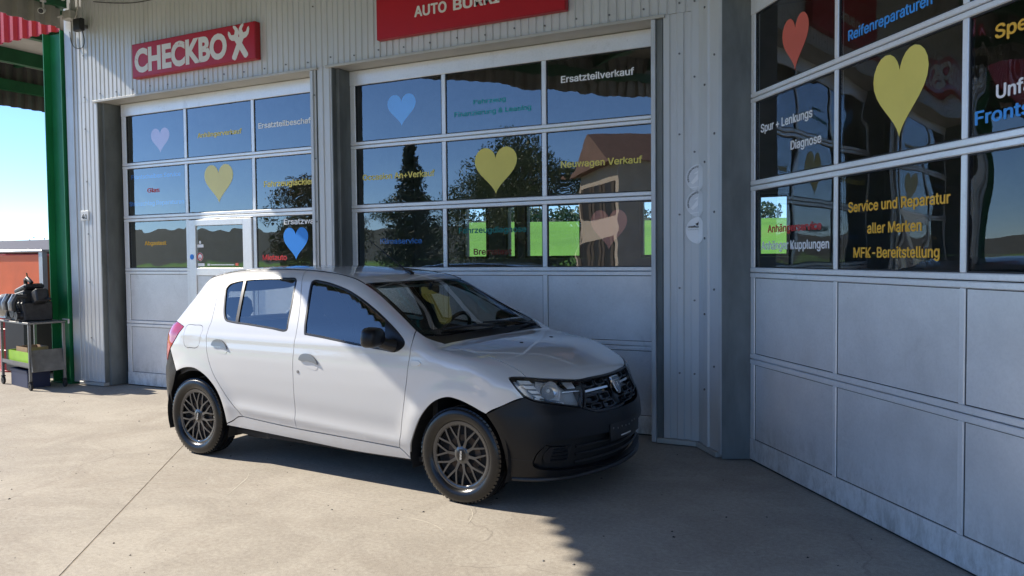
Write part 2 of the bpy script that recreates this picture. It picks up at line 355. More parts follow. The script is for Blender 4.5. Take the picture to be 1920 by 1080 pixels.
# base flashings
for x0,x1 in ((-9.52,-9.05),(-5.69,-5.37),(-1.99,-1.66)):
    mb=MB(); mb.box(x0,x1,YW-.03,YW+.05,.008,.046); gbuild(mb,'base_flashing',M['flash'],bevel=.003)
mb=MB(); mb.prism([PR(.0,-.03),PR(.37,-.03),PR(.37,.04),PR(.0,.04)],.008,.046); gbuild(mb,'base_flashing',M['flash'])
# door surrounds on the long wall: reveals, soffits, header flashings
for x0,x1 in ((-9.055,-5.60),(-5.385,-1.95)):
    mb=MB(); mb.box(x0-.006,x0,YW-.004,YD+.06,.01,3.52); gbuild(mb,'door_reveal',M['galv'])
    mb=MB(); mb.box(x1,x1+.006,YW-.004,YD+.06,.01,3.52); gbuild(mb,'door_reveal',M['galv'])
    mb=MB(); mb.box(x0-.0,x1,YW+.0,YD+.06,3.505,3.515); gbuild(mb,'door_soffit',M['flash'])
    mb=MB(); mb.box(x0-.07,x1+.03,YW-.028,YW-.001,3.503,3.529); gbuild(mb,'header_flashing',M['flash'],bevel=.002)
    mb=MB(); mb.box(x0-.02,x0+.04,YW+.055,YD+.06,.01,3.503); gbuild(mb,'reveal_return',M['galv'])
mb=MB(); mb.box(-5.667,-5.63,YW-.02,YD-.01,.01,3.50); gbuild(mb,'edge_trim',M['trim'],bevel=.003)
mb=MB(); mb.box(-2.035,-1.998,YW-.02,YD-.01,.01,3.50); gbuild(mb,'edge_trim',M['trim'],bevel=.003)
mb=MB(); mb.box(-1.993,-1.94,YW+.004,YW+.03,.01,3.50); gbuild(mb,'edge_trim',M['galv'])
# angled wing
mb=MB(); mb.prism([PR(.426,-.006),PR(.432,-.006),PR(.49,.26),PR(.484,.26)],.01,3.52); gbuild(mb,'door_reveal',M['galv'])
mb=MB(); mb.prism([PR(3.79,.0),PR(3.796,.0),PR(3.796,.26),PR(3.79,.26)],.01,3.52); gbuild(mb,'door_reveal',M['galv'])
mb=MB(); mb.prism([PR(.43,.0),PR(3.79,.0),PR(3.79,.26),PR(.43,.26)],3.505,3.515); gbuild(mb,'door_soffit',M['flash'])
s=.38
while s<3.9: sheet(s+.002,min(s+1.035,4.0)-.002,3.53,ZT,P=PR); s+=1.035
sheet(3.80,4.85,.05,3.528,P=PR); s=4.0
for s in (4.87,5.91,6.95,7.99,9.03): sheet(s,s+1.03,.05,ZT,P=PR)
# shell: roof, side and rear walls with the rear windows
mb=MB(); mb.prism([(-9.68,6.51),(-1.60,6.51),PR(10,.06),(13,6),(13,14.2),(-9.68,14.2)][::1],ZT,ZT+.25); gbuild(mb,'roof',M['roofdk'])
mb=MB(); mb.box(-9.68,-9.56,6.51,14.1,0,ZT); gbuild(mb,'side_wall',M['wallpaint'])
mb=MB(); mb.prism([PR(10,.06),PR(10,.2),(12.9,6),(13,6)],0,ZT); gbuild(mb,'side_wall',M['wallpaint'])
mb=MB(); mb.box(12.88,13,6.01,14,0,ZT); gbuild(mb,'side_wall',M['wallpaint'])
WINS=[(-8.35,-7.78),(-7.38,-7.14),(-6.96,-5.77),(-4.62,-3.7),(-2.56,-2.04)]
rw=MB(); rw.box(-9.56,12.88,14,14.2,0,1.53); rw.box(-9.56,12.88,14,14.2,2.58,ZT)
xs=[-9.56]+[v for w in WINS for v in w]+[12.88]
for i in range(0,len(xs),2): rw.box(xs[i],xs[i+1],14,14.2,1.531,2.579)
gbuild(rw,'rear_wall',M['wallpaint'])
for (a,b_) in WINS:
    mb=MB(); mb.box(a,b_,14.04,14.05,1.531,2.579); w=gbuild(mb,'rear_window',M['win'])
    mb=MB(); 
    for q in ((a,a+.05,1.531,2.579),(b_-.05,b_,1.531,2.579),(a+.05,b_-.05,1.531,1.58),(a+.05,b_-.05,2.53,2.579)): mb.box(q[0],q[1],14.0-.03,14.03,q[2],q[3])
    mb.build('frame',M['black'],w)
mb=MB(); mb.prism([(-9.5,6.74),(-1.3,6.74),PR(.5,.27),PR(9.9,.27),(12.8,6),(12.8,14),(-9.5,14)],.001,.004); gbuild(mb,'shop_floor',M['conc_dark'])
# screws above the doors (few pixels each: one part)
mb=MB()
def screw(x,y,z,n=(0,-1,0)):
    mb.tube([(x,y,z),(x+n[0]*.008,y+n[1]*.008,z+n[2]*.008)],.0085,6)
x=-9.3
while x<-1.8: screw(x,YW-.001,3.60+.01*math.sin(x*9)); x+=.30
for z in (.6,1.3,1.9,2.55,3.2,4.1): screw(-9.30,YW-.001,z); screw(-5.62,YW-.001,z+.05); screw(-1.80,YW-.001,z)
for z in (.5,1.1,1.7,2.3,2.9,3.5,4.1):
    q=PR(.155,-.021); screw(q[0],q[1],z,(-.787,-.617,0)); q=PR(.3,-.007); screw(q[0],q[1],z+.2,(-.787,-.617,0)); screw(-1.675,YW-.007,z+.1)
o=gbuild(mb,'cladding_screws',M['steel'],smooth=40); tag(o,kind='stuff')
# ================================================================== lettering
try: FONT=bpy.data.fonts.load(bpy.utils.system_resource('DATAFILES')+'/fonts/Inter.woff2')     # the font that ships with Blender
except Exception: FONT=None
def text_mesh(s,weight=.036,ext=0.0,font=True):
    FN=FONT if font else None
    cu_=bpy.data.curves.new('t','FONT'); cu_.body=s; cu_.size=1; cu_.font=FN or cu_.font; cu_.offset=weight if FN is None else 0; cu_.extrude=ext; cu_.resolution_u=4
    o=bpy.data.objects.new('t',cu_); COL.objects.link(o); dg=bpy.context.evaluated_depsgraph_get()
    me=bpy.data.meshes.new_from_object(o.evaluated_get(dg)); bpy.data.objects.remove(o); bpy.data.curves.remove(cu_)
    if FN is None or weight<=0: return me
    # heavier strokes: the outline is repeated a hair's breadth apart, each layer a little behind the last
    V=np.array([tuple(v.co) for v in me.vertices]); F=[tuple(p.vertices) for p in me.polygons]; w=weight*.62; vs=[]; fs=[]
    par=list(range(len(V)))              # separate strokes of one letter get their own depth so that they never share a plane
    def root(i):
        while par[i]!=i: par[i]=par[par[i]]; i=par[i]
        return i
    for f in F:
        for j in f[1:]: par[root(j)]=root(f[0])
    ids={}; V[:,2]+=np.array([-.00003*(ids.setdefault(root(i),len(ids))%7) for i in range(len(V))])
    for k,(dx,dy) in enumerate(((0,0),(w,0),(-w,0),(0,w*.8),(0,-w*.8),(w*.8,w*.6),(-w*.8,w*.6),(w*.8,-w*.6),(-w*.8,-w*.6))):
        n0=len(vs); vs+=[tuple(q) for q in V+np.array([dx,dy,-.00025*k])]; fs+=[tuple(i+n0 for i in f) for f in F]
    m2=bpy.data.meshes.new('lettering'); m2.from_pydata(vs,[],fs); m2.update(); bpy.data.meshes.remove(me); return m2
def text_on(parent,s,T,x0,x1,zb,cap,mt,weight=.036,name='lettering',slant=0,ext=0,font=True):
    """flat lettering fitted from x0 to x1, baseline zb, capital height cap; T maps (x,z)->3D with a depth offset"""
    me=text_mesh(s,weight,ext=ext,font=font); co_=[v.co.copy() for v in me.vertices]
    mn=min(c.x for c in co_); mx=max(c.x for c in co_); H=.729 if FONT is None or not font else .745
    for v in me.vertices:
        x=x0+(v.co.x-mn)/(mx-mn)*(x1-x0); z=zb+v.co.y*cap/H+slant*(x-x0)
        v.co=T(x,z,v.co.z)
    me.materials.clear(); me.materials.append(mt); me.update()
    o=bpy.data.objects.new(name,me); link(o,parent); return o
def heart(parent,T,cx,z0,w,h,mt,tilt=0,name='heart_decal'):
    pts=[]
    n=40
    for k in range(n):
        a=2*PI*k/n; px=16*math.sin(a)**3; py=13*math.cos(a)-5*math.cos(2*a)-2*math.cos(3*a)-math.cos(4*a)
        pts.append((px/32,(py+17)/29.3))
    mb=MB(); mb.v=[]
    for i,(px,pz) in enumerate(pts):
        if pz<.02: px=0
        x=cx+px*w+(pz-.3)*tilt*w; z=z0+pz*h
        mb.v.append(tuple(T(x,z,0)))
    for i,(px,pz) in enumerate(pts):
        x=cx+px*w+(pz-.3)*tilt*w; z=z0+pz*h; mb.v.append(tuple(T(x,z,-.0015)))
    mb.f=[tuple(range(n)),tuple(range(2*n-1,n-1,-1))]+[(i,n+i,n+(i+1)%n,(i+1)%n) for i in range(n)]
    return mb.build(name,mt,parent)
# ================================================================== sectional doors
def door(name,label,T,x0,cols,x1,wicket=False):
    """T(x,z,off): off>0 goes into the building"""
    base=T((x0+x1)/2,0,0); root=empty(name,base); tag(root,label,'garage door','sectional doors of the garage')
    Mi=Matrix.Translation(-Vector(base))
    def put(mb,n,mt,parent=root,**k):
        mb.v=[tuple(T(*p)) for p in mb.v]; o=mb.build(n,mt,parent,**k); o.matrix_local=Mi if parent is root else Matrix(); return o
    def B(x0,x1,z0,z1,o0,o1): 
        mb=MB(); mb.box(x0,x1,z0,z1,o0,o1); return mb
    # rails, two profiles meeting in a seam
    for i,(z0,z1) in enumerate(RAILS):
        if i in (0,5):
            put(B(x0,x1,z0,z1,0,.045),'rail',M['alu'],bevel=.004)
        else:
            zm=(z0+z1)/2
            put(B(x0,x1,z0,zm-.003,0,.045),'rail',M['alu'],bevel=.005); put(B(x0,x1,zm+.003,z1,0,.045),'rail',M['alu'],bevel=.005)
    put(B(x0,x1,-.004 +.008,.011,.004,.04),'bottom_seal',M['rubber'])
    edges=[(x0,cols[0][0])]+[(cols[i][1],cols[i+1][0]) for i in range(len(cols)-1)]+[(cols[-1][1],x1)]
    for r,(z0,z1) in enumerate(ROWS):
        for e,(a,b_) in enumerate(edges):
            if wicket and r<3 and e in (1,2): continue
            put(B(a,b_,z0+.0005,z1-.0005,.004,.045),'stile',M['alu'],bevel=.004)
        for c,(a,b_) in enumerate(cols):
            if wicket and r<3 and c==1: continue
            cell(put,B,root,r,a,b_,z0,z1)
    return root,put,B
def cell(put,B,root,r,a,b_,z0,z1,par=None):
    g=MB()
    w=.008 if r>=2 else .005
    for q in ((a,a+w,z0,z1),(b_-w,b_,z0,z1),(a+w,b_-w,z0,z0+w),(a+w,b_-w,z1-w,z1)): g.box(q[0],q[1],q[2],q[3],.012,.034)
    put(g,'gasket',M['gasket'])
    if r>=2: put(B(a+.004,b_-.004,z0+.004,z1-.004,.0175,.0205),'glass_pane',M['pane_r'] if root is not None and abs(root.location.x)<1.5 else M['pane'])
    else: put(B(a+.0045,b_-.0045,z0+.0045,z1-.0045,.0135,.034),'infill_panel',M['alupanel'])
TM=lambda x,z,o:Vector((x,YD+o,z))
TR=lambda s,z,o:Vector((B0.x+DR.x*s+NR.x*(.2+o),B0.y+DR.y*s+NR.y*(.2+o),z))
mcols=[(-5.28,-4.225),(-4.18,-3.145),(-3.10,-2.05)]; lcols=[(-8.85,-7.825),(-7.78,-6.745),(-6.70,-5.665)]; rcols=[(.535,1.55),(1.59,2.625),(2.665,3.70)]
dm,putm,BB=door('sectional_door','middle sectional garage door with a big yellow heart, directly behind the white car',TM,-5.345,mcols,-1.985)
dl,putl,_=door('sectional_door','left sectional garage door with a small wicket door, under the smaller red sign',TM,-8.93,lcols,-5.605,wicket=True)
dr,putr,_=door('sectional_door','large sectional garage door on the angled wall at the right edge of the picture',TR,.475,rcols,3.78)
# wicket door in the left sectional door
wf=[(-7.825,-7.735),(-6.825,-6.70)]
for a,b_ in ((-7.825,-7.78),(-6.745,-6.70)): putl(BB(a,b_,.1705,2.0445,.004,.045),'stile',M['alu'],bevel=.004)
wr=MB(); wr.box(-7.765,-7.655,.175,2.035,-.012,.03); wr.box(-6.895,-6.76,.175,2.035,-.012,.03)
for z0,z1 in ((.175,.27),(.70,.82),(1.38,1.47),(1.965,2.035)): wr.box(-7.655,-6.895,z0,z1,-.012,.03)
wd=putl(wr,'wicket_door',M['alu'],bevel=.004)
def wput(mb,n,mt,**k): return putl(mb,n,mt,wd,**k)
wput(BB(-7.65,-6.90,1.475,1.96,.006,.010),'glass_pane',M['pane'])
wput(BB(-7.65,-6.90,.83,1.375,.004,.02),'infill_panel',M['alupanel']); wput(BB(-7.65,-6.90,.275,.695,.004,.02),'infill_panel',M['alupanel'])
mb=MB(); mb.lathe([(0,0),(.032,0),(.032,.004),(0,.004)],20,Matrix.Translation((-7.715,1.60,-.0165))); wput(mb,'lock_rosette',M['v_blue'])
for zc,w_ in ((1.555+.04,0),):
    mb=MB(); mb.lathe([(0,0),(.05,0),(.05,.002),(0,.002)],24,Matrix.Translation((-7.60,1.60,.0035))); d_=wput(mb,'round_sticker',M['v_white'])
    mb=MB(); mb.lathe([(.034,0),(.047,0),(.047,.001),(.034,.001)],24,Matrix.Translation((-7.60,1.60,.0015)),True); mb.box(-7.618,-7.582,1.58,1.59,.0015,.0025); wput(mb,'sticker_ring',M['v_red'])
wput(BB(-7.66+.02,-7.54,1.71,1.745,.003,.0055),'notice_strip',M['v_white']); wput(BB(-7.64,-7.53,1.49,1.525,.003,.0055),'notice_strip',M['v_white'])
mb=MB(); mb.lathe([(0,0),(.018,0),(.018,.002),(0,.002)],14,Matrix.Translation((-7.595,1.77,.0035))); wput(mb,'round_sticker',M['v_white'])
wput(BB(-7.48,-7.44,1.495,1.52,.003,.0055),'notice_strip',M['trim']); wput(BB(-7.43,-7.05,1.50,1.512,.003,.0055),'notice_strip',M['trim']); wput(BB(-7.03,-6.985,1.495,1.525,.003,.0055),'notice_strip',M['v_coral'])
# decals: most are stuck to the outer face of the panes, a few to the inner face
def dec(root,T,d=.0150):
    b=Vector(root.location); return lambda x,z,o:T(x,z,d-o)-b
Tm,Tl,Tr=dec(dm,TM),dec(dl,TM),dec(dr,TR); Tmi,Tli,Tri=dec(dm,TM,.0228),dec(dl,TM,.0228),dec(dr,TR,.0228)
heart(dm,Tmi,-4.71,2.89,.345,.325,M['v_sky']); heart(dm,Tm,-3.635,2.16,.455,.45,M['v_pale_yellow']); heart(dm,Tmi,-2.505,1.62,.34,.36,M['v_salmon'])
for s_,x0,x1,zb,cap,c in (('Fahrzeug',-3.87,-3.52,3.028,.06,'teal'),('Finanzierung & Leasing',-4.085,-3.255,2.925,.066,'teal'),('Ersatzteilverkauf',-2.955,-2.265,3.133,.085,'white'),('Occasion An+Verkauf',-5.205,-4.32,2.372,.085,'pale_yellow'),('Neuwagen Verkauf',-2.962,-2.193,2.37,.085,'pale_yellow'),('Klimaservice',-5.0,-4.485,1.712,.075,'blue'),('Fahrzeugdiagnose',-4.05,-3.315,1.80,.078,'green'),('Bremstest',-3.89,-3.475,1.592,.08,'dark_red')):
    text_on(dm,s_,Tmi if c in ('blue','dark_red') else Tm,x0,x1,zb,cap,M['v_'+c])
heart(dl,Tli,-8.255,2.865,.325,.30,M['v_pink']); heart(dl,Tl,-7.28,2.22,.46,.45,M['v_paler_yellow']); heart(dl,Tl,-6.13,1.555,.355,.36,M['v_blue'])
for s_,x0,x1,zb,cap,c in (('Anhängerverkauf',-7.607,-6.90,2.993,.078,'pale_yellow'),('Ersatzteilbeschaffung',-6.645,-5.69,3.023,.085,'white'),('Frontscheiben Service',-8.795,-7.915,2.57,.075,'blue'),('Glas',-8.50,-8.28,2.395,.075,'red'),('Steinschlag Reparaturen',-8.845,-7.868,2.24,.075,'blue'),('Fahrzeuglackierung',-6.58,-5.70,2.37,.09,'pale_yellow'),('Abgastest',-8.572,-8.185,1.752,.07,'amber'),('Ersatzwagen',-6.297,-5.69,1.946,.085,'white'),('Mietauto',-6.623,-6.265,1.556,.085,'red')):
    text_on(dl,s_,Tli if c=='blue' else Tl,x0,x1,zb,cap,M['v_'+c])
heart(dr,Tr,1.075,2.81,.335,.37,M['v_coral']); heart(dr,Tr,2.15,2.2,.455,.48,M['v_pale_yellow'])
for s_,x0,x1,zb,cap,c in (('Reifenreparaturen',1.675,2.40,2.848,.085,'sky'),('Spur + Lenkungs',.603,1.29,2.463,.085,'white'),('Diagnose',1.02,1.395,2.283,.085,'white'),('Anhängerservice',.71,1.40,1.727,.075,'red'),('Anhänger Kupplungen',.617,1.49,1.604,.085,'white'),('Service und Reparatur',1.688,2.545,1.818,.085,'amber'),('aller Marken',1.875,2.337,1.686,.085,'amber'),('MFK-Bereitstellung',1.744,2.473,1.545,.085,'amber'),('Spengler',2.818,3.26,2.556,.09,'amber'),('Unfall',2.829,3.09,2.28,.09,'white'),('Frontscheiben',2.701,3.45,2.178,.09,'sky')):
    text_on(dr,s_,Tr,x0,x1,zb,cap,M['v_'+c])
# ================================================================== signs
def signbox(name,label,x0,x1,z0,z1,dp):
    root=empty(name,(0.5*(x0+x1),YW,z0)); tag(root,label,'sign'); Mi=Matrix.Translation((-0.5*(x0+x1),-YW,-z0))
    mb=MB(); mb.box(x0,x1,YW-dp,YW-.004,z0,z1); o=mb.build('case',M['redside'],root,bevel=.004); o.matrix_local=Mi
    mb=MB(); mb.box(x0+.012,x1-.012,YW-dp-.0025,YW-dp-.0005,z0+.012,z1-.012); o=mb.build('face',M['red'],root); o.matrix_local=Mi
    off=Vector(root.location); return root,(lambda x,z,o:Vector((x,YW-dp-.006-o,z))-off)
sg,Ts=signbox('workshop_sign','small red box sign with worn white lettering and crossed wrenches, above the left door',-8.30,-6.348,3.697,4.09,.08)
text_on(sg,'CHECKBO',Ts,-8.25,-6.76,3.765,.262,M['wornwhite'],.045,font=False)
def wrench(cx,cz,L,ang,w=.034):
    c,s_=math.cos(ang),math.sin(ang); h=L/2
    loc=[(-w,-h+.02),(-w*.6,-h),(w*.6,-h),(w,-h+.02),(w,h-.115),(w*1.9,h-.085),(w*2.3,h-.045),(w*2.0,h+.005),(w*1.3,h+.03),(w*.95,h+.01),(w*1.0,h-.035),(0,h-.06),(-w*1.0,h-.035),(-w*.95,h+.01),(-w*1.3,h+.03),(-w*2.0,h+.005),(-w*2.3,h-.045),(-w*1.9,h-.085),(-w,h-.115)]
    return [(cx+x*c-z*s_,cz+x*s_+z*c) for x,z in loc]
for k,a in enumerate((.62,-.50)):
    p=wrench(-6.575,3.88,.37,a); mb=MB(); n=len(p)
    mb.v=[tuple(Ts(x,z,.001*k)) for x,z in p]+[tuple(Ts(x,z,-.002)) for x,z in p]
    mb.f=[tuple(range(n)),tuple(range(2*n-1,n-1,-1))]+[(i,n+i,n+(i+1)%n,(i+1)%n) for i in range(n)]; mb.build('wrench_emblem',M['wornwhite'],sg)
sa,Ta=signbox('company_sign','large red box sign with cream capital letters, cut by the top of the picture',-4.77,-2.773,3.68,4.75,.07)
text_on(sa,'AUTO',Ta,-4.325,-3.965,3.84,.135,M['letter'],.05); text_on(sa,'BURRI',Ta,-3.895,-3.41,3.84,.135,M['letter'],.05)
# house number, round stickers
nb=empty('house_number_plate',(-9.352,YW,2.07)); tag(nb,'small pale house number plate on the sunlit corner cladding','number plate')
mb=MB(); mb.box(-.075,.075,-.012,-.003,0,.12); mb.build('plate',M['white'],nb,bevel=.002)
for ch_,x0_,x1_ in (('4',-.052,.006),('1',.016,.046)): text_on(nb,ch_,lambda x,z,o:Vector((x,-.0155-o,z)),x0_,x1_,.022,.08,M['black'],.02,name='digit')
for k,(zc,lab) in enumerate(((2.192,'topmost round silver sticker with a white arrow on the bent wall corner'),(1.985,'middle round silver sticker with a white arrow on the bent wall corner'),(1.768,'lowest round sticker, plain white with small black lettering, on the bent wall corner'))):
    st=empty('round_sticker',(B0.x,B0.y,zc)); tag(st,lab,'sticker','round stickers on the wall corner')
    r=.108; mt=M['v_white'] if k==2 else M['silverfilm']
    def F(u,v,o=.0):    # u<0 on the long wall, u>0 round the bend
        if u<=0: return Vector((u,-.0072-.0015*1-o,v))
        return Vector((DR.x*u-NR.x*(.0085+o),DR.y*u-NR.y*(.0085+o),v))
    mb=MB(); N=24
    for i in range(N+1):
        a=-PI/2-PI*i/N*1; mb.v.append(tuple(F(r*math.cos(a),r*math.sin(a))))
    mb.f.append(tuple(range(N+1))); n0=len(mb.v)
    for i in range(N+1):
        a=PI/2-PI*i/N; mb.v.append(tuple(F(max(1e-4,min(.095,r*math.cos(a))),r*math.sin(a))))
    mb.f.append(tuple(range(n0,n0+N+1))); mb.build('disc',mt,st)
    if k<2:
        def arrow(pts):
            mb=MB(); mb.v=[tuple(F(u,v,.0015)) for u,v in pts]; mb.f=[tuple(range(len(pts)))]; return mb
        arrow([(-.066,-.038),(-.05,-.054),(-.001,-.012),(-.001,.040),(-.012,.028)]).build('arrow_mark',M['v_white'],st)
        arrow([(-.045,.030),(-.001,.058),(-.001,.035)]).build('arrow_mark',M['v_white'],st)
        arrow([(.001,-.012),(.012,-.02),(.010,.055),(.001,.058)]).build('arrow_mark',M['v_white'],st)
        arrow([(-.07,-.082),(-.001,-.075),(-.001,-.070),(-.07,-.076)]).build('bar_mark',M['v_white'],st)
        # small capitals round the rim
        me=text_mesh('WIR MACHEN PROFIS',.01); w_=max(v.co.x for v in me.vertices)
        for v in me.vertices:
            a=PI*1.13-(v.co.x/w_)*PI*.62; rr=.082+v.co.y*.018/.729; p=F(min(-.0005,rr*math.cos(a)),rr*math.sin(a),.004+v.co.z); v.co=p
        me.materials.clear(); me.materials.append(M['black']); link(bpy.data.objects.new('lettering',me),st)
    else:
        text_on(st,'LEHRBETRIEB',lambda x,z,o:F(x,z,.004+o),-.088,-.001,.022,.02,M['black'],.03)
        text_on(st,'berufliche Grundbildung',lambda x,z,o:F(x,z,.004+o),-.088,-.001,.003,.009,M['steel'],.0)
        mb=MB(); mb.v=[tuple(F(u,v,.0015)) for u,v in ((-.03,.052),(-.012,.038),(-.001,.05),(-.001,.075),(-.01,.06))]; mb.f=[(0,1,2,3,4)]; mb.build('emblem',M['black'],st)
# ================================================================== canopy over the forecourt (seen at the top left and in the glass; it casts the large shade)
can=empty('forecourt_canopy',(-9.66,6.2,4.47)); tag(can,'forecourt canopy with corrugated grey skirt and green beams, top left','canopy')
CI=Matrix.Translation((9.66,-6.2,-4.47))
def cb(mb,n,mt,**k):
    o=mb.build(n,mt,can,**k); o.matrix_local=CI; return o
K0=Vector((-9.66,6.40,0)); K1=Vector((-9.66,5.40,0)); K2=K1+DR*8.4; WE=Vector((B0.x,B0.y,0))+DR*4.3
def skirt(a,b,z0,z1,build,mt,name='skirt_sheet',pitch=.2,depth=.05,step=1.0):
    a=Vector(a);b=Vector(b); L=(b-a).length; d=(b-a)/L; n=Vector((-d.y,d.x,0)); s=0
    while s<L-1e-3:
        e=min(s+step,L); pr=[(s,0)]
        q=s
        while q<e-1e-4:
            for dx,dy in ((0,0),(.06,0),(.09,depth),(.16,depth),(pitch-.001,0)):
                if q+dx<e: pr.append((q+dx,dy))
            q+=pitch
        pr=[p for i,p in enumerate(pr) if i==0 or p[0]>pr[i-1][0]+1e-5]+[(e,0)]
        if pr[-1][0]-pr[-2][0]<1e-5: pr.pop()
        mb=MB(); m_=len(pr); t_=.004
        for z in (z0,z1):
            for off in (0,t_):
                for x,o in pr: p=a+d*x+n*(o+off); mb.v.append((p.x,p.y,z))
        for i in range(m_-1):
            mb.f+=[(i,i+1,2*m_+i+1,2*m_+i),(m_+i+1,m_+i,3*m_+i,3*m_+i+1),(i+1,i,m_+i,m_+i+1),(2*m_+i,2*m_+i+1,3*m_+i+1,3*m_+i)]
        mb.f+=[(0,2*m_,3*m_,m_),(m_-1,2*m_-1,4*m_-1,3*m_-1)]
        build(mb,name,mt); s=e
skirt(K0,K1,4.47,5.32,cb,M['skirt']); skirt(K1,K2,4.47,5.32,cb,M['skirt'])
# roof deck and ceiling boards
pl=[(K0.x,K0.y),(K1.x,K1.y),(K2.x,K2.y),(WE.x,WE.y),(B0.x-.05,B0.y-.03)]
mb=MB(); mb.prism(pl,5.21,5.30); cb(mb,'roof_deck',M['soffit'])
for k in range(8):                                  # beams across, purlins along
    a=K1+DR*(.25+k*1.13); b_=a+NR*6.8
    mb=MB(); mb.bar((a.x,a.y,5.06),(b_.x,b_.y,5.06),.11,.22); cb(mb,'cross_beam',M['greendk'])
for k in range(1,6):
    a=K1+NR*(1.15*k)+DR*.2; b_=a+DR*8.1
    mb=MB(); mb.bar((a.x,a.y,5.185),(b_.x,b_.y,5.185),.12,.045); cb(mb,'purlin',M['cream'])  # unseen purlins made cream and wide to reflect as pale lines in the hood
mb=MB(); mb.bar((-9.60,6.42,4.79),(-9.60,5.45,4.79),.10,.15); cb(mb,'edge_beam',M['greendk'])
a=K1+NR*.07; b_=K2+NR*.07
mb=MB(); mb.bar((a.x,a.y,4.80),(b_.x,b_.y,4.80),.10,.15); cb(mb,'edge_beam',M['greendk'])
mb=MB(); mb.box(-9.645,-9.56,6.02,6.12,4.86,5.2); cb(mb,'hanger',M['greendk'])
# corner column, wider at the top
col=empty('steel_column',(-9.95,6.5,0)); tag(col,'dark green tapered steel column at the left corner of the garage','column')
def colpart(name,pts,y0,y1):
    mb=MB(); n=len(pts); mb.v=[(x+9.95,y0-6.5,z) for x,z in pts]+[(x+9.95,y1-6.5,z) for x,z in pts]
    mb.f=[tuple(range(n)),tuple(range(2*n-1,n-1,-1))]+[(i,n+i,n+(i+1)%n,(i+1)%n) for i in range(n)]; return mb.build(name,M['green'],col,bevel=.002)
colpart('web',[(-10.03,.02),(-9.70,.02),(-9.70,4.46),(-10.03,4.46)],6.50,6.512)
colpart('flange',[(-10.045,.02),(-10.03,.02),(-10.03,4.46),(-10.045,4.46)],6.41,6.60)
colpart('flange',[(-9.70,.02),(-9.685,.02),(-9.685,4.46),(-9.70,4.46)],6.41,6.60)
colpart('base_plate',[(-10.08,.0),(-9.66,.0),(-9.66,.019),(-10.08,.019)],6.40,6.62)
colpart('haunch',[(-10.14,4.46),(-10.046,4.46),(-10.046,2.2)],6.495,6.517)
# ---- open carport left of the garage
cp=empty('carport',(-12.5,10,0)); tag(cp,'open carport roof with red corrugated front fascia behind the green column','carport'); CPI=Matrix.Translation((12.5,-10,0))
def cpb(mb,n,mt,**k):
    o=mb.build(n,mt,cp,**k); o.matrix_local=CPI; return o
skirt((-15.35,6.43,0),(-9.72,6.43,0),4.47,5.36,cpb,M['redfascia'],'fascia_sheet',pitch=.20,depth=.04,step=.8)
skirt((-15.35,14,0),(-15.35,6.45,0),4.47,5.36,cpb,M['skirtdk'],'skirt_sheet')
mb=MB(); mb.box(-15.3,-9.72,6.5,14,5.26,5.34); cpb(mb,'roof_deck',M['ceil_light'])
for x in (-10.6,-12.4,-14.2):
    mb=MB(); mb.box(x-.06,x+.06,6.52,13.9,5.02,5.255); cpb(mb,'beam',M['greendk'])
for y in (7.6,9.2,10.8,12.4):
    mb=MB(); mb.box(-15.25,-9.75,y-.04,y+.04,5.20,5.257); cpb(mb,'purlin',M['greendk'])
mb=MB(); mb.box(-15.3,-15.2,6.55,13.9,4.75,4.95); cpb(mb,'eave_beam',M['greendk'])
for y in (7.3,13.6):
    mb=MB(); mb.box(-15.29,-15.17,y-.06,y+.06,.0 if y>10 else 4.5,4.75); cpb(mb,'post',M['greendk'])
lampx=empty('wall_light',(-15.14,7.0,4.62)); tag(lampx,'small pale lamp under the carport eave at the left edge','lamp')
mb=MB(); mb.box(-.0,.06,-.18,.18,0,.12); mb.build('housing',M['white'],lampx,bevel=.01); mb=MB(); mb.box(-.04,.0,-.03,.03,.03,.09); mb.build('bracket',M['steel'],lampx)
# ---- cameras, floodlight, cables at the corner
def cctv(loc,aim,label):
    r=empty('security_camera',loc); tag(r,label,'camera','security cameras under the canopy'); d=Vector(aim).normalized()
    mb=MB(); mb.tube([Vector((0,0,0)),d*.05,d*.13],[.03,.036,.036],12); b=mb.build('body',M['white'],r,smooth=40)
    mb=MB(); mb.tube([d*.131,d*.136],[.028,.028],12); mb.build('lens',M['black'],b)
    mb=MB(); mb.tube([(0,0,.0),(0,.0,.10)],.012,8); mb.tube([(0,0,.10),(0,0,.115)],.035,12); mb.build('mount',M['white'],r,smooth=40); return r
cctv((-9.52,6.10,4.60),(.7,-.7,-.35),'white security camera hanging from the green edge beam')
cctv((-9.42,6.28,4.80),(.8,-.5,-.4),'white security camera nearest the wall corner, above the beige junction box')
jb=empty('junction_box',(-9.46,6.38,4.55)); tag(jb,'beige cable junction box in the wall corner under the canopy','junction box')
mb=MB(); mb.box(-.09,.07,-.03,.06,0,.11); mb.build('box_body',M['flash'],jb,bevel=.01); mb=MB(); mb.tube([(-.06,-.035,.05),(-.12,-.06,.03)],.012,8); mb.build('cable_gland',M['flash'],jb)
fl=empty('floodlight',(-9.225,YW,4.37)); tag(fl,'small black floodlight fixed to the corrugated wall near the corner','floodlight')
mb=MB(); mb.box(-.075,.075,-.13,-.07,0,.15); h_=mb.build('housing',M['black'],fl,bevel=.008); mb=MB(); mb.box(-.06,.06,-.135,-.1305,.015,.135); mb.build('lens',M['gasket'],h_)
mb=MB(); mb.box(-.03,.03,-.07,0,.05,.09); mb.build('bracket',M['steel'],fl)
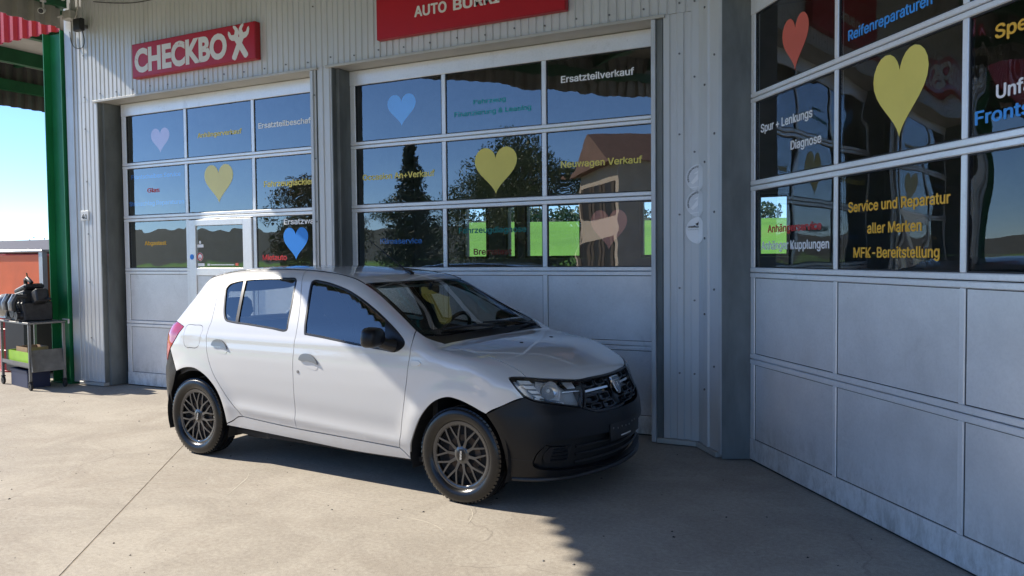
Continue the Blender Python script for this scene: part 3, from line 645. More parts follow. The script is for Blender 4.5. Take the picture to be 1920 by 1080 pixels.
def cable(name,label,pts,r,mt):
    mb=MB(); P=[Vector(p) for p in pts]; out=[]
    for i in range(len(P)-1):
        p0,p1,p2,p3=P[max(i-1,0)],P[i],P[i+1],P[min(i+2,len(P)-1)]
        for k in range(6):
            t_=k/6; out.append(.5*((2*p1)+(p2-p0)*t_+(2*p0-5*p1+4*p2-p3)*t_**2+(3*p1-p0-3*p2+p3)*t_**3))
    out.append(P[-1]); mb.tube(out,r,6); o=mb.build(name,mt,smooth=60); tag(o,label,'cable'); return o
cable('cable','thin black cable looping below the black floodlight',[(-9.19,YW-.08,4.37),(-9.20,YW-.05,4.27),(-9.28,YW-.02,4.20),(-9.42,YW-.02,4.21),(-9.50,YW-.02,4.30),(-9.52,YW-.02,4.42)],.005,M['black'])
cable('cable','thin dark cable sagging across the corrugated wall above the left sign',[(-9.05,YW-.02,4.72),(-8.75,YW-.02,4.66),(-8.35,YW-.02,4.60),(-7.95,YW-.02,4.585),(-7.6,YW-.02,4.61),(-7.42,YW-.03,4.66)],.005,M['black'])
cable('cable','pale cable end with a small plug hanging on the wall above the left sign',[(-7.42,YW-.03,4.66),(-7.34,YW-.03,4.70),(-7.27,YW-.03,4.80),(-7.22,YW-.03,4.95)],.009,M['flash'])
cable('cable','pale grey cable dropping beside the security camera to the junction box',[(-9.20,6.33,5.0),(-9.24,6.36,4.75),(-9.30,6.38,4.60),(-9.38,6.40,4.54)],.009,M['flash'])
# ================================================================== things left of the column
# orange box body
ob=empty('orange_box_trailer',(-12.9,8.4,0)); tag(ob,'weathered orange box trailer with aluminium corner rails at the left edge','trailer')
def obx(n,x0,x1,y0,y1,z0,z1,mt,par=ob,**k):
    mb=MB(); mb.box(x0+12.9,x1+12.9,y0-8.4,y1-8.4,z0,z1); return mb.build(n,mt,par,**k)
obx('front_wall',-14.6,-11.76,7.40,7.43,.25,1.66,M['orange']); obx('rear_wall',-14.6,-11.76,9.4,9.43,.25,1.66,M['orange']); obx('side_wall',-14.6,-14.57,7.431,9.399,.25,1.66,M['orange'])
sdw=obx('rear_door',-11.79,-11.755,7.44,9.38,.27,1.64,M['orange_shade']); obx('handle',-11.75,-11.735,7.75,7.95,1.35,1.42,M['white'],sdw)
obx('corner_rail',-11.83,-11.74,7.385,7.399,.2,1.70,M['alu_edge']); obx('corner_rail',-11.754,-11.74,7.40,7.46,.2,1.70,M['alu_edge'])
obx('roof',-14.65,-11.73,7.37,9.46,1.701,1.74,M['alu_edge'],bevel=.01); obx('floor',-14.6,-11.76,7.42,9.40,.16,.249,M['steel'])
for x in (-13.9,-12.6):
    mb=MB(); mb.lathe([(.05,-.1),(.2,-.1),(.235,-.06),(.235,.06),(.2,.1),(.05,.1)],24,Matrix.Translation((x+12.9,-.55,.235))@Matrix.Rotation(PI/2,4,'X'),True); mb.build('wheel',M['rubber'],ob,smooth=40)
# steel trolley
A=Vector((-9.62,5.86,0)); B_=Vector((-9.54,6.24,0)); ux=Vector((-.978,.208,0)); L_=.90
tr=empty('workshop_trolley',A); tag(tr,'grey steel workshop trolley with castors and a tilted tray, left of the corner cladding','trolley')
uy=(B_-A); D_=uy.length; uy.normalize()
TM_=Matrix(((ux.x,uy.x,0,0),(ux.y,uy.y,0,0),(0,0,1,0),(0,0,0,1)))
def tb(n,x0,x1,y0,y1,z0,z1,mt=M['steel'],par=tr,**k):
    mb=MB(); mb.box(x0,x1,y0,y1,z0,z1,TM_); return mb.build(n,mt,par,**k)
for i,(x,y) in enumerate(((0,0),(0,D_),(L_,0),(L_,D_))):
    tb('leg',x-.015,x+.015,y-.015,y+.015,.11,.80,bevel=.003)
    mb=MB(); mb.lathe([(.012,-.014),(.045,-.014),(.05,-.008),(.05,.008),(.045,.014),(.012,.014)],16,TM_@Matrix.Translation((x,y,.05))@Matrix.Rotation(PI/2,4,'X'),True); mb.box(x-.02,x+.02,y-.022,y+.022,.095,.112,TM_); mb.build('castor',M['rubber'],tr,smooth=40)
tb('top_shelf',-.02,L_+.02,-.02,D_+.02,.801,.825,bevel=.003); tb('lower_shelf',.0,L_,.016,D_-.016,.26,.285); tb('shelf_rim',.016,L_-.016,-.012,-.004,.285,.33)
mb=MB(); M2=TM_@Matrix.Translation((-.03,0,.22))@Matrix.Rotation(R(16),4,'Y'); mb.box(-.008,.008,-.0,D_,0,.27,M2); mb.box(-.05,-.009,.0,.012,0,.27,M2); mb.build('tilted_tray',M['dirtysteel'],tr)
tb('push_handle',-.20,-.02,D_-.02,D_-.005,.84,.855,M['alu_edge']); tb('push_handle_arm',-.20,-.185,D_-.02,D_-.005,.80,.84,M['alu_edge'])
# engine on the trolley
en=empty('car_engine',A+Vector((0,0,.826))+ux*.47+uy*.19); tag(en,'removed car engine, black and bare aluminium, lying on the trolley','engine')
def eb(n,x0,x1,y0,y1,z0,z1,mt,rx=0,ry=0,bev=.012):
    mb=MB(); mb.box(x0,x1,y0,y1,z0,z1,TM_@Matrix.Rotation(ry,4,'Y')@Matrix.Rotation(rx,4,'X')); return mb.build(n,mt,en,bevel=bev)
eb('engine_block',-.22,.20,-.14,.14,0,.20,M['castiron']); eb('cylinder_head',-.20,.16,-.12,.13,.16,.30,M['castiron'],ry=.15); eb('valve_cover',-.21,.10,-.10,.10,.30,.36,M['black'],ry=.22,bev=.02)
eb('gearbox_housing',.19,.40,-.13,.12,.0,.22,M['castalu'],ry=-.12,bev=.04)
mb=MB(); mb.lathe([(0,-.1),(.10,-.1),(.13,-.05),(.12,.02),(.10,.06),(.06,.08),(0,.08)],20,TM_@Matrix.Translation((.33,-.14,.16))@Matrix.Rotation(1.2,4,'X')@Matrix.Rotation(.4,4,'Y')); mb.build('bell_housing',M['castalu'],en,smooth=35)
for k in range(5):
    mb=MB(); mb.bar(TM_@Vector((.22+.04*k,-.16,.02)),TM_@Vector((.26+.035*k,-.15,.22)),.012,.03); mb.build('housing_rib',M['castalu'],en)
for (x,z,r) in ((-.05,.10,.06),(-.16,.06,.045),(.08,.22,.05)):
    mb=MB(); mb.lathe([(0,-.03),(r,-.03),(r,-.02),(r*.85,-.01),(r*.85,.01),(r,.02),(r,.03),(0,.03)],18,TM_@Matrix.Translation((x,-.17,z))@Matrix.Rotation(PI/2,4,'X')); mb.build('pulley',M['castiron'],en,smooth=35)
for k in range(4):
    x=-.18+.09*k; mb=MB(); mb.tube([TM_@Vector(p) for p in ((x,-.10,.26),(x,-.19,.27),(x+.01,-.22,.20),(x+.02,-.21,.12))],.022,10); mb.build('manifold_runner',M['castalu'] if k%2 else M['castiron'],en,smooth=50)
mb=MB(); mb.tube([TM_@Vector(p) for p in ((.05,-.02,.34),(.0,-.04,.43),(-.08,-.05,.45),(-.14,-.03,.40))],.02,8); mb.build('hose',M['black'],en,smooth=50)
mb=MB(); mb.tube([TM_@Vector(p) for p in ((.12,.0,.33),(.06,.0,.46),(.02,-.02,.50))],.008,6); mb.build('lifting_strap',M['card'],en)
eb('bracket',-.42,-.18,.02,.06,.22,.25,M['castiron']); eb('engine_mount',-.40,-.24,-.06,.06,.10,.24,M['castiron'],ry=.3)
en.scale=(1.18,1.18,1.18)
# lime tray, blue crate, bin
lt=empty('lime_parts_tray',A+Vector((0,0,.286))+ux*.40+uy*.19); tag(lt,'lime green plastic tray on the lower trolley shelf','tray')
def ob2(root,n,x0,x1,y0,y1,z0,z1,mt,**k):
    mb=MB(); mb.box(x0,x1,y0,y1,z0,z1,TM_); return mb.build(n,mt,root,**k)
ob2(lt,'bottom',-.30,.40,-.15,.15,.0,.01,M['lime'])
for n_,q in (('long_side',(-.30,.40,-.16,-.15)),('long_side',(-.30,.40,.15,.16)),('short_side',(-.312,-.301,-.16,.16)),('short_side',(.401,.412,-.16,.16))): ob2(lt,n_,q[0],q[1],q[2],q[3],.0,.16,M['lime'])
cdb=empty('cardboard_box',A+Vector((0,0,.297))+ux*.38+uy*.19); tag(cdb,'open brown cardboard box standing inside the lime tray','box')
for q in ((-.1,.25,-.12,-.115),(-.1,.25,.115,.12),(-.105,-.10,-.12,.12),(.25,.255,-.12,.12)): ob2(cdb,'box_wall',q[0],q[1],q[2],q[3],.0,.20,M['card'])
ob2(cdb,'box_bottom',-.1,.25,-.115,.115,0,.004,M['card'])
bc=empty('blue_crate',A+ux*.42+uy*.17+Vector((0,0,.0))); tag(bc,'dark blue plastic crate standing under the trolley shelf','crate')
ob2(bc,'bottom',-.2,.32,-.12,.12,.0,.01,M['bluebox'])
for q in ((-.2,.32,-.13,-.12),(-.2,.32,.12,.13),(-.21,-.2,-.13,.13),(.32,.33,-.13,.13)): ob2(bc,'side',q[0],q[1],q[2],q[3],.0,.22,M['bluebox'],bevel=.003)
ob2(bc,'rim',-.215,.335,-.14,-.131,.19,.215,M['bluebox'])
bn=empty('waste_bin',(-11.05,6.75,0)); tag(bn,'black wheeled waste bin at the very left edge, behind the trolley','bin')
mb=MB(); mb.prism([(-.24,-.22),(.24,-.22),(.24,.22),(-.24,.22)],.05,.86); o=mb.build('bin_body',M['black'],bn,bevel=.03); mb=MB(); mb.prism([(-.27,-.25),(.27,-.25),(.27,.25),(-.27,.25)],.862,.91); mb.build('lid',M['black'],bn,bevel=.015)
mb=MB(); mb.tube([(-.2,.24,.06),(.2,.24,.06)],.06,12); mb.build('wheel',M['rubber'],bn)
rdm=empty('red_drum',(-11.62,6.95,0)); tag(rdm,'red oil drum partly hidden behind the engine at the left edge','drum')
mb=MB(); mb.lathe([(0,.0),(.26,.0),(.27,.02),(.262,.03),(.262,.30),(.272,.31),(.262,.32),(.262,.60),(.272,.61),(.262,.62),(.262,.93),(.272,.95),(.26,.955),(.25,.94),(0,.94)],32); mb.build('drum_body',M['redthing'],rdm,smooth=35)
mb=MB(); mb.lathe([(0,.94),(.03,.94),(.03,.955),(0,.955)],10,Matrix.Translation((.14,0,0))); mb.build('bung',M['steel'],rdm)
# ================================================================== trees and houses around (beyond the forecourt, seen in the glass and through the building)
def leaves(mb,c,rad,n,size,rng,flat=.8):
    U=rng.normal(size=(n,3)); U/=np.linalg.norm(U,axis=1)[:,None]; P=np.array(c)+U*np.array(rad)*(rng.random(n)**.45)[:,None]
    A=rng.normal(size=(n,3)); A/=np.linalg.norm(A,axis=1)[:,None]; B=np.cross(A,rng.normal(size=(n,3))); B/=np.linalg.norm(B,axis=1)[:,None]
    s_=(size*(.6+.8*rng.random(n)))[:,None]; Q=np.stack([P-A*s_-B*s_*.5,P+A*s_-B*s_*.5,P+A*s_*.9+B*s_*.6,P-A*s_*.8+B*s_*.6],1).reshape(-1,3)
    k=len(mb.v); mb.v+=[tuple(q) for q in Q]; mb.f+=[(k+4*i,k+4*i+1,k+4*i+2,k+4*i+3) for i in range(n)]
def tree(loc,h,w,kind,label,seed,group='trees beyond the forecourt'):
    rng=np.random.default_rng(seed); r=empty('conifer_tree' if kind=='con' else 'leafy_tree',loc); tag(r,label,'tree',group)
    mb=MB(); mb.tube([(0,0,-.1),(.05,0,h*.3),(0,.05,h*.6),(.03,0,h*.92)],[h*.022,h*.018,h*.012,h*.003],8)
    for k in range(9 if kind!='con' else 0):
        a=rng.random()*6.28; z=h*(.28+.05*k); q=w*(.55-.03*k); mb.tube([(0,0,z),(q*.5*math.cos(a),q*.5*math.sin(a),z+h*.08),(q*math.cos(a),q*math.sin(a),z+h*.2)],[h*.009,h*.006,h*.002],6)
    mb.build('trunk',M['bark'],r,smooth=50)
    cm=MB()
    if kind=='con':
        for k in range(22):
            f_=k/21; z=h*(.10+.9*f_); q=w*(1-f_)**.85
            for j in range(6):
                a=j*1.047+k*.7+rng.random()*.4; leaves(cm,(q*.6*math.cos(a),q*.6*math.sin(a),z-.15*q),(q*.42+.12,q*.42+.12,h*.02+.08),95,.04+h*.0025,rng)
    else:
        for k in range(60):
            a=rng.random()*6.28; f_=rng.random(); z=h*(.16+.76*f_); q=w*(.25+.75*math.sin(PI*min(1,.15+.8*f_)))*rng.random()**.6
            leaves(cm,(q*math.cos(a),q*math.sin(a),z),(w*.28,w*.28,h*.09),230,.03+h*.0032,rng)
    cm.build('crown',M['leafdk'] if kind=='con' else (M['leafau'] if kind=='aut' else M['leaf']),r); return r
TR_=[((-27,-26,-.05),8.4,2.3,'con','tall dark conifer reflected left in the middle door'),((-23,-30,-.05),8.0,3.4,'leaf','broad green tree next to the conifer across the yard'),((-19.6,-26,-.05),7.6,3.2,'leaf','rounded green tree in front of the tree row, near the beige house'),((-33,-24,-.05),7.0,3.0,'aut','low autumn-coloured tree left of the conifer across the yard'),((-9.5,-27,-.05),8.6,3.2,'leaf','green tree right of the beige house across the yard'),((-42,-14,-.05),6.5,3.0,'leaf','rounded green tree far left across the yard'),
 ((-30,-31,-.05),6.2,3.2,'leaf','low bushy tree between the conifer and the autumn tree across the yard'),((-25,-33,-.05),9.0,3.8,'leaf','tall full tree behind the conifer across the yard'),((-21.5,-29,-.05),9.2,3.6,'leaf','tallest full tree left of the beige house across the yard'),((-17.6,-30,-.05),7.2,3.2,'leaf','shorter full tree close beside the beige house across the yard'),((-37,-30,-.05),5.6,3.4,'aut','low spreading autumn tree far left across the yard')]
for i,(l,h,w,k,lab) in enumerate(TR_): tree(l,h,w,k,lab,20+i)
hs=empty('beige_house',(-10.8,-22,0),R(52)); tag(hs,'beige rendered house with brown shutters and tiled roof, reflected in the middle door','house')
mb=MB(); mb.box(-3.2,3.2,-3,3,-.1,5.5); mb.build('walls',M['house'],hs)
mb=MB(); mb.prism([(-3.6,5.4),(3.6,5.4),(0,7.0)],-3.5,3.5,Matrix(((1,0,0,0),(0,0,1,0),(0,1,0,0),(0,0,0,1)))); mb.build('roof',M['rooftile'],hs)
for x in (-1.9,0,1.9):
    for z in (.9,3.3):
        mb=MB(); mb.box(x-.42,x+.42,3.005,3.04,z,z+1.35); w=mb.build('window',M['gasket'],hs)
        for s_ in (-1,1):
            mb=MB(); mb.box(x+s_*.66-.2,x+s_*.66+.2,3.005,3.05,z,z+1.35); mb.build('shutter',M['bark'],w)
fb=empty('farm_building',(-68,45,0)); tag(fb,'long low dark-roofed building on the horizon at the left edge','building')
mb=MB(); mb.box(-9,9,-8,8,-.2,2.3); mb.build('walls',M['wallpaint'],fb); mb=MB(); mb.prism([(-8.6,2.3),(8.6,2.3),(0,3.5)],-10,10,Matrix(((0,0,1,0),(1,0,0,0),(0,1,0,0),(0,0,0,1)))); mb.build('roof',M['roofdk'],fb)
rb=empty('red_van',(-26,16.6,0)); tag(rb,'red van roof just showing above the orange box trailer','van')
mb=MB(); mb.box(-1.1,1.1,-2.0,2.0,.35,1.93); mb.build('body',M['redthing'],rb,bevel=.12)
for x in (-1,1):
    for y in (-1.3,1.3):
        mb=MB(); mb.lathe([(.1,-.1),(.33,-.1),(.33,.1),(.1,.1)],18,Matrix.Translation((x,y,.33))@Matrix.Rotation(PI/2,4,'Y'),True); mb.build('wheel',M['rubber'],rb)
# far wood on the meadow's edge and along the hills: reads as one mass
rng=np.random.default_rng(5); mb=MB()
for k in range(150):
    a=R(52+86*rng.random()); r=228+14*rng.random(); z=11.3*min(1,max(0,(math.sin(a)+.05)/.55))
    leaves(mb,(r*math.cos(a),r*math.sin(a),z+2.2),(3.2,3.2,2.0+1.2*rng.random()),160,.38,rng)
o=mb.build('far_wood',M['leafdk']); tag(o,'dark strip of far-off wood along the top of the meadow','wood',kind='stuff')
mb=MB()
for k in range(90):
    a=R(139+24*rng.random()); r=105+20*rng.random(); leaves(mb,(r*math.cos(a),r*math.sin(a),1.8),(3,3,1.2+1.5*rng.random()),150,.16,rng)
o=mb.build('far_hedge',M['leafdk']); tag(o,'hazy dark hedge line on the horizon at the left','hedge',kind='stuff')
# grit and leaf crumbs on the slabs
mb=MB(); rng=np.random.default_rng(11)
for k in range(420):
    x=-9.5+9.5*rng.random(); y=.6+5.6*rng.random(); s_=.003+.007*rng.random()**3; a=rng.random()*6.28
    n0=len(mb.v)
    for j in range(5): q=s_*(.6+.8*rng.random()); mb.v.append((x+q*math.cos(a+j*1.257),y+q*math.sin(a+j*1.257),.0006))
    mb.v.append((x,y,s_*.8)); mb.f+=[(n0+j,n0+(j+1)%5,n0+5) for j in range(5)]
o=mb.build('grit',M['castiron']); tag(o,'dark grit and leaf crumbs scattered over the concrete','grit',kind='stuff')
# ================================================================== the car: one smooth body surface, panels cut from it
def pch(xs,ys):
    xs=np.array(xs,float); ys=np.array(ys,float); h=np.diff(xs); dl=np.diff(ys)/h; n=len(xs); d=np.zeros(n)
    for i in range(1,n-1):
        if dl[i-1]*dl[i]>0:
            w1=2*h[i]+h[i-1]; w2=h[i]+2*h[i-1]; d[i]=(w1+w2)/(w1/dl[i-1]+w2/dl[i])
    d[0]=dl[0]; d[-1]=dl[-1]
    def f(q):
        q=np.asarray(q,float); i=np.clip(np.searchsorted(xs,q)-1,0,n-2); t=(q-xs[i])/h[i]
        y=(1+2*t)*(1-t)**2*ys[i]+t*(1-t)**2*h[i]*d[i]+t*t*(3-2*t)*ys[i+1]+t*t*(t-1)*h[i]*d[i+1]
        y=np.where(q<xs[0],ys[0]+(q-xs[0])*d[0],y); return np.where(q>xs[-1],ys[-1]+(q-xs[-1])*d[-1],y)
    return f
sstep=lambda a,b,x:(lambda t:t*t*(3-2*t))(np.clip((x-a)/(b-a),0,1))
f_sec=pch([.10,.15,.20,.26,.31,.36,.42,.52,.62,.72,.80,.88,.96,1.02,1.08,1.16,1.26,1.36,1.43,1.50,1.60],
          [.735,.765,.792,.813,.822,.829,.838,.850,.859,.865,.866,.861,.847,.832,.810,.774,.726,.672,.630,.580,.50])
f_plan=pch([-.8,-.6,-.4,-.15,.2,.6,1.5,2.2,2.6,2.85,3.05,3.25,3.5],[-.155,-.085,-.045,-.018,-.004,0,0,-.002,-.006,-.026,-.062,-.125,-.25])
f_top=pch([-.7,-.5,-.3,-.05,.3,.65,1.0,1.3,1.523,1.62,1.8,2.0,2.2,2.32,2.40,2.5,2.7,2.85,3.0,3.1,3.2,3.28,3.45],
          [1.28,1.372,1.428,1.476,1.508,1.514,1.503,1.478,1.447,1.414,1.320,1.210,1.100,1.030,1.000,.995,.978,.953,.908,.868,.818,.770,.640])
f_crn=pch([-.5,.3,1.2,1.6,2.0,2.3,2.6,3.0,3.3],[.08,.07,.07,.08,.075,.04,.08,.10,.06])
f_nose=pch([.05,.14,.20,.28,.40,.50,.58,.64,.70,.77,.85,1.0],[3.19,3.29,3.345,3.368,3.380,3.372,3.355,3.325,3.302,3.278,3.18,2.9])
f_tail=pch([.10,.22,.35,.50,.65,.75,.85,.95,1.02,1.10,1.20,1.30,1.40,1.5],[-.50,-.57,-.615,-.635,-.63,-.60,-.595,-.585,-.545,-.462,-.385,-.315,-.262,-.20])
def arch_bulge(x,z):
    r=0
    for cx in (0.,2.589):
        q=np.sqrt((x-cx)**2+(z-.305)**2); r=r+.012*np.exp(-((q-.40)/.075)**2)*sstep(.25,.45,z)
    return r
def y_side(x,z):
    zc=.36+(2.14-x)*.050
    y=f_sec(z)+f_plan(x)+arch_bulge(x,z)
    door=sstep(.30,.62,x)*(1-sstep(2.05,2.25,x))
    y=y+door*(.008*np.exp(-((z-zc+.015)/.035)**2)-.004*np.exp(-((z-zc-.075)/.055)**2))
    g=sstep(1.0,1.42,z)*(.060*sstep(.35,-.45,x)+.0*sstep(1.4,2.2,x))
    sh=.006*np.exp(-((z-.965)/.03)**2)*sstep(-.5,0,x)*(1-sstep(2.4,2.9,x))
    return y-g+sh
def smax(a,b,k):
    h=np.maximum(k-np.abs(a-b),0)/k; return np.maximum(a,b)+h*h*k*.25
def body(x,y,z):
    h=np.abs(y)
    s=(h-y_side(x,z))*(1-.25*sstep(1.0,1.4,z))
    sl=np.clip((f_top(x+.02)-f_top(x-.02))/.04,-1.2,1.2)
    tz=(z-(f_top(x)-f_crn(x)*h*h))/np.sqrt(1+sl*sl)
    fr=(x-(f_nose(z)-.42*h*h-.55*np.maximum(0,h-.5)**2))*.88
    re=-(x-(f_tail(z)+.20*h*h+.5*np.maximum(0,h-.5)**2))*.85
    d=smax(s,tz,.075); d=smax(d,fr,.13-.05*sstep(.6,.8,z)); d=smax(d,re,.10)
    return d
def cast(o,d,t0,t1,n=64,off=0.0):
    """first hit of rays with the body surface (car coordinates)"""
    o=np.atleast_2d(o).astype(float); d=np.atleast_2d(d).astype(float); d=d/np.linalg.norm(d,axis=1)[:,None]
    F=lambda t:body(*(o+d*t[:,None]).T)-off
    ts=np.linspace(t0,t1,n); lo=np.full(len(o),t1); hi=np.full(len(o),t1); done=np.zeros(len(o),bool); prev=np.full(len(o),t0)
    for t in ts[1:]:
        v=F(np.full(len(o),t)); new=(~done)&(v<0); lo[new]=prev[new]; hi[new]=t; done|=new; prev[:]=t
    for _ in range(24):
        m=.5*(lo+hi); v=F(m)<0; hi=np.where(v,m,hi); lo=np.where(v,lo,m)
    P=o+d*hi[:,None]; return P,done
def grad(P,e=2e-3):
    x,y,z=P.T; g=np.stack([body(x+e,y,z)-body(x-e,y,z),body(x,y+e,z)-body(x,y-e,z),body(x,y,z+e)-body(x,y,z-e)],1)
    return g/np.linalg.norm(g,axis=1)[:,None]
# charts: (a,b) on a panel drawing -> ray on to the body (right half, y<0)
SA=(.8,.6)                               # oblique side view: w = .8 z - .6 |y|
AX_F=2.2; AX_R=.55
def chart(kind,ab):
    ab=np.asarray(ab,float); a,b=ab[:,0],ab[:,1]; n=len(a); O=np.zeros((n,3)); D=np.zeros((n,3))
    if kind=='S':   # point with along-coordinate x=a and w=b, ray comes from outside-above
        base_h=-.6*b; base_z=.8*b; O=np.stack([a,-(base_h+.8*2.2),base_z+.6*2.2],1); D=np.tile([0,.8,-.6],(n,1))
    elif kind=='T': O=np.stack([a,b,np.full(n,2.5)],1); D=np.tile([0,0,-1.],(n,1))
    elif kind=='F': O=np.stack([AX_F+2.5*np.cos(a),-2.5*np.sin(a),b],1); D=np.stack([-np.cos(a),np.sin(a),0*a],1)
    elif kind=='R': O=np.stack([AX_R-2.5*np.cos(a),-2.5*np.sin(a),b],1); D=np.stack([np.cos(a),np.sin(a),0*a],1)
    return O,D
def unchart(kind,P):
    x,y,z=P.T
    if kind=='S': return np.stack([x,.8*z-.6*np.abs(y)],1)
    if kind=='T': return np.stack([x,y],1)
    if kind=='F': return np.stack([np.arctan2(-y,x-AX_F),z],1)
    if kind=='R': return np.stack([np.arctan2(-y,AX_R-x),z],1)
def lift(kind,ab,off=0.0):
    O,D=chart(kind,ab); P,ok=cast(O,D,.3,3.2,off=off); return P,ok
# ---- panels
def spline(pts,step):
    P=np.array(pts,float)
    if len(P)==2:
        n=max(2,int(np.linalg.norm(P[1]-P[0])/step)+1); return P[0]+(P[1]-P[0])*np.linspace(0,1,n)[:,None]
    out=[]
    for i in range(len(P)-1):
        p0=P[i-1] if i>0 else 2*P[0]-P[1]; p3=P[i+2] if i+2<len(P) else 2*P[-1]-P[-2]; p1,p2=P[i],P[i+1]
        # centripetal Catmull-Rom
        t0=0; t1=t0+max(np.linalg.norm(p1-p0),1e-6)**.5; t2=t1+max(np.linalg.norm(p2-p1),1e-6)**.5; t3=t2+max(np.linalg.norm(p3-p2),1e-6)**.5
        n=max(2,int(np.linalg.norm(p2-p1)/step)+1); t=np.linspace(t1,t2,n,endpoint=False)[:,None]
        A1=(t1-t)/(t1-t0)*p0+(t-t0)/(t1-t0)*p1; A2=(t2-t)/(t2-t1)*p1+(t-t1)/(t2-t1)*p2; A3=(t3-t)/(t3-t2)*p2+(t-t2)/(t3-t2)*p3
        B1=(t2-t)/(t2-t0)*A1+(t-t0)/(t2-t0)*A2; B2=(t3-t)/(t3-t1)*A2+(t-t1)/(t3-t1)*A3
        out.append((t2-t)/(t2-t1)*B1+(t-t1)/(t2-t1)*B2)
    out.append(P[-1:]); return np.concatenate(out)
def loop(segs,step=.014):
    """closed outline from spline segments that share their end points"""
    o=[]
    for s in segs: o.append(spline(s,step)[:-1])
    o=np.concatenate(o); d=np.linalg.norm(o-np.roll(o,1,0),axis=1); return o[d>1e-4]
def ring(pts,step=.012): 
    P=list(pts); P=[P[-1]]+P+[P[0],P[1]]; q=spline(P,step); 
    # keep the middle lap only
    a=np.argmin(np.linalg.norm(q-np.array(pts[0]),axis=1)); b=len(q)-1-np.argmin(np.linalg.norm(q[::-1]-np.array(pts[0]),axis=1)); q=q[a:b]
    d=np.linalg.norm(q-np.roll(q,1,0),axis=1); return q[d>1e-4]
def area(p): x,y=p.T; return .5*np.sum(x*np.roll(y,-1)-y*np.roll(x,-1))
def inset(p,g):
    if area(p)<0: p=p[::-1]
    t=np.roll(p,-1,0)-np.roll(p,1,0); t/=np.linalg.norm(t,axis=1)[:,None]+1e-12; return p+np.stack([-t[:,1],t[:,0]],1)*g
def inside(q,poly):
    x,y=q[:,0],q[:,1]; r=np.zeros(len(q),bool); a=poly; b=np.roll(poly,-1,0)
    for (x0,y0),(x1,y1) in zip(a,b):
        c=((y0>y)!=(y1>y)); 
        if c.any():
            with np.errstate(divide='ignore',invalid='ignore'): r^=c&(x<(x1-x0)*(y-y0)/(y1-y0)+x0)
    return r
CAR=None
def tri(out,holes,g):
    loops=[out]+holes; V=[];E_=[]
    for l in loops:
        n0=len(V); V+=[tuple(p) for p in l]; E_+=[(n0+i,n0+(i+1)%len(l)) for i in range(len(l))]
    nb=len(V); mn=out.min(0); mx=out.max(0)
    gx=np.arange(mn[0],mx[0]+g,g); gy=np.arange(mn[1],mx[1]+g,g*.866); G=np.array([(x+(j%2)*g*.5,y) for j,y in enumerate(gy) for x in gx])
    k=inside(G,out)
    for h in holes: k&=~inside(G,h)
    G=G[k]; B=np.array(V)
    if len(G):
        d=np.array([np.min(np.sum((B-p)**2,1)) for p in G]); G=G[d>(.55*g)**2]; V+=[tuple(p) for p in G]
    r=delaunay_2d_cdt([Vector(v) for v in V],E_,[],0,1e-6); v2=np.array([tuple(v) for v in r[0]]); f=np.array([t for t in r[2] if len(t)==3])
    c=v2[f].mean(1); k=inside(c,out)
    for h in holes: k&=~inside(c,h)
    return v2,f[k]
def panel(name,kind,out,mt,holes=(),gap=.0028,rim=.016,off=0.,g=.03,parent=None,mirror=True,proud=None,pos=None):
    """cut a piece out of the body surface; rim folds its edge inwards"""
    out=inset(np.array(out),gap); hs=[inset(np.array(h),-gap) for h in holes]
    v2,f=tri(out,hs,g); P,ok=lift(kind,v2,off); N=grad(P); f=f[ok[f].all(1)]
    # keep faces pointing outwards
    a,b,c=P[f[:,0]],P[f[:,1]],P[f[:,2]]; w=np.sum(np.cross(b-a,c-a)*N[f].mean(1),1)<0; f[w]=f[w][:,::-1]
    from collections import Counter
    cnt=Counter()
    for t in f:
        for i in range(3): cnt[(t[i],t[(i+1)%3])]+=1
    bd=[(i,j) for (i,j) in cnt if (j,i) not in cnt]
    verts=P.copy(); norms=N.copy(); faces=[tuple(int(q) for q in t) for t in f]
    if rim and bd:
        idx=sorted({i for e in bd for i in e}); m={}; top=[];bot=[]
        # rim normals: outward in the surface
        on={i:np.zeros(3) for i in idx}
        for i,j in bd:
            n_=np.cross(P[j]-P[i],N[i]); n_/=np.linalg.norm(n_)+1e-9; on[i]+=n_; on[j]+=n_
        base=len(verts)
        for k,i in enumerate(idx):
            n_=on[i]/(np.linalg.norm(on[i])+1e-9); m[i]=base+k*2; top+=[P[i],P[i]-N[i]*rim]; bot+=[n_,n_]
        verts=np.concatenate([verts,np.array(top)]); norms=np.concatenate([norms,np.array(bot)])
        faces+=[(m[j],m[i],m[i]+1,m[j]+1) for i,j in bd]
    res=[]
    for s in ((1,-1) if mirror else (1,)):
        me=bpy.data.meshes.new(name); vv=verts*np.array([1,s,1]); nn=norms*np.array([1,s,1])
        ff=faces if s==1 else [tuple(reversed(t)) for t in faces]
        me.from_pydata([tuple(v) for v in vv],[],ff); me.update()
        for p in me.polygons: p.use_smooth=True
        me.normals_split_custom_set_from_vertices([tuple(n_) for n_ in nn])
        me.materials.append(mt); o=bpy.data.objects.new(name,me); par=parent
        if isinstance(parent,(list,tuple)): par=parent[0 if s==1 else 1]
        link(o,par if par is not None else CAR); res.append(o)
    return res
def toS(pts): return unchart('S',np.array(pts,float))
def toF(pts): return unchart('F',np.array(pts,float))
def TS(ptsT): return [tuple(p) for p in unchart('S',lift('T',np.array(ptsT,float))[0])]
def both(out): # right half in chart F from theta>0 back to the centre line -> full outline
    q=np.array(out); return np.concatenate([q,(q*np.array([-1,1]))[::-1]])
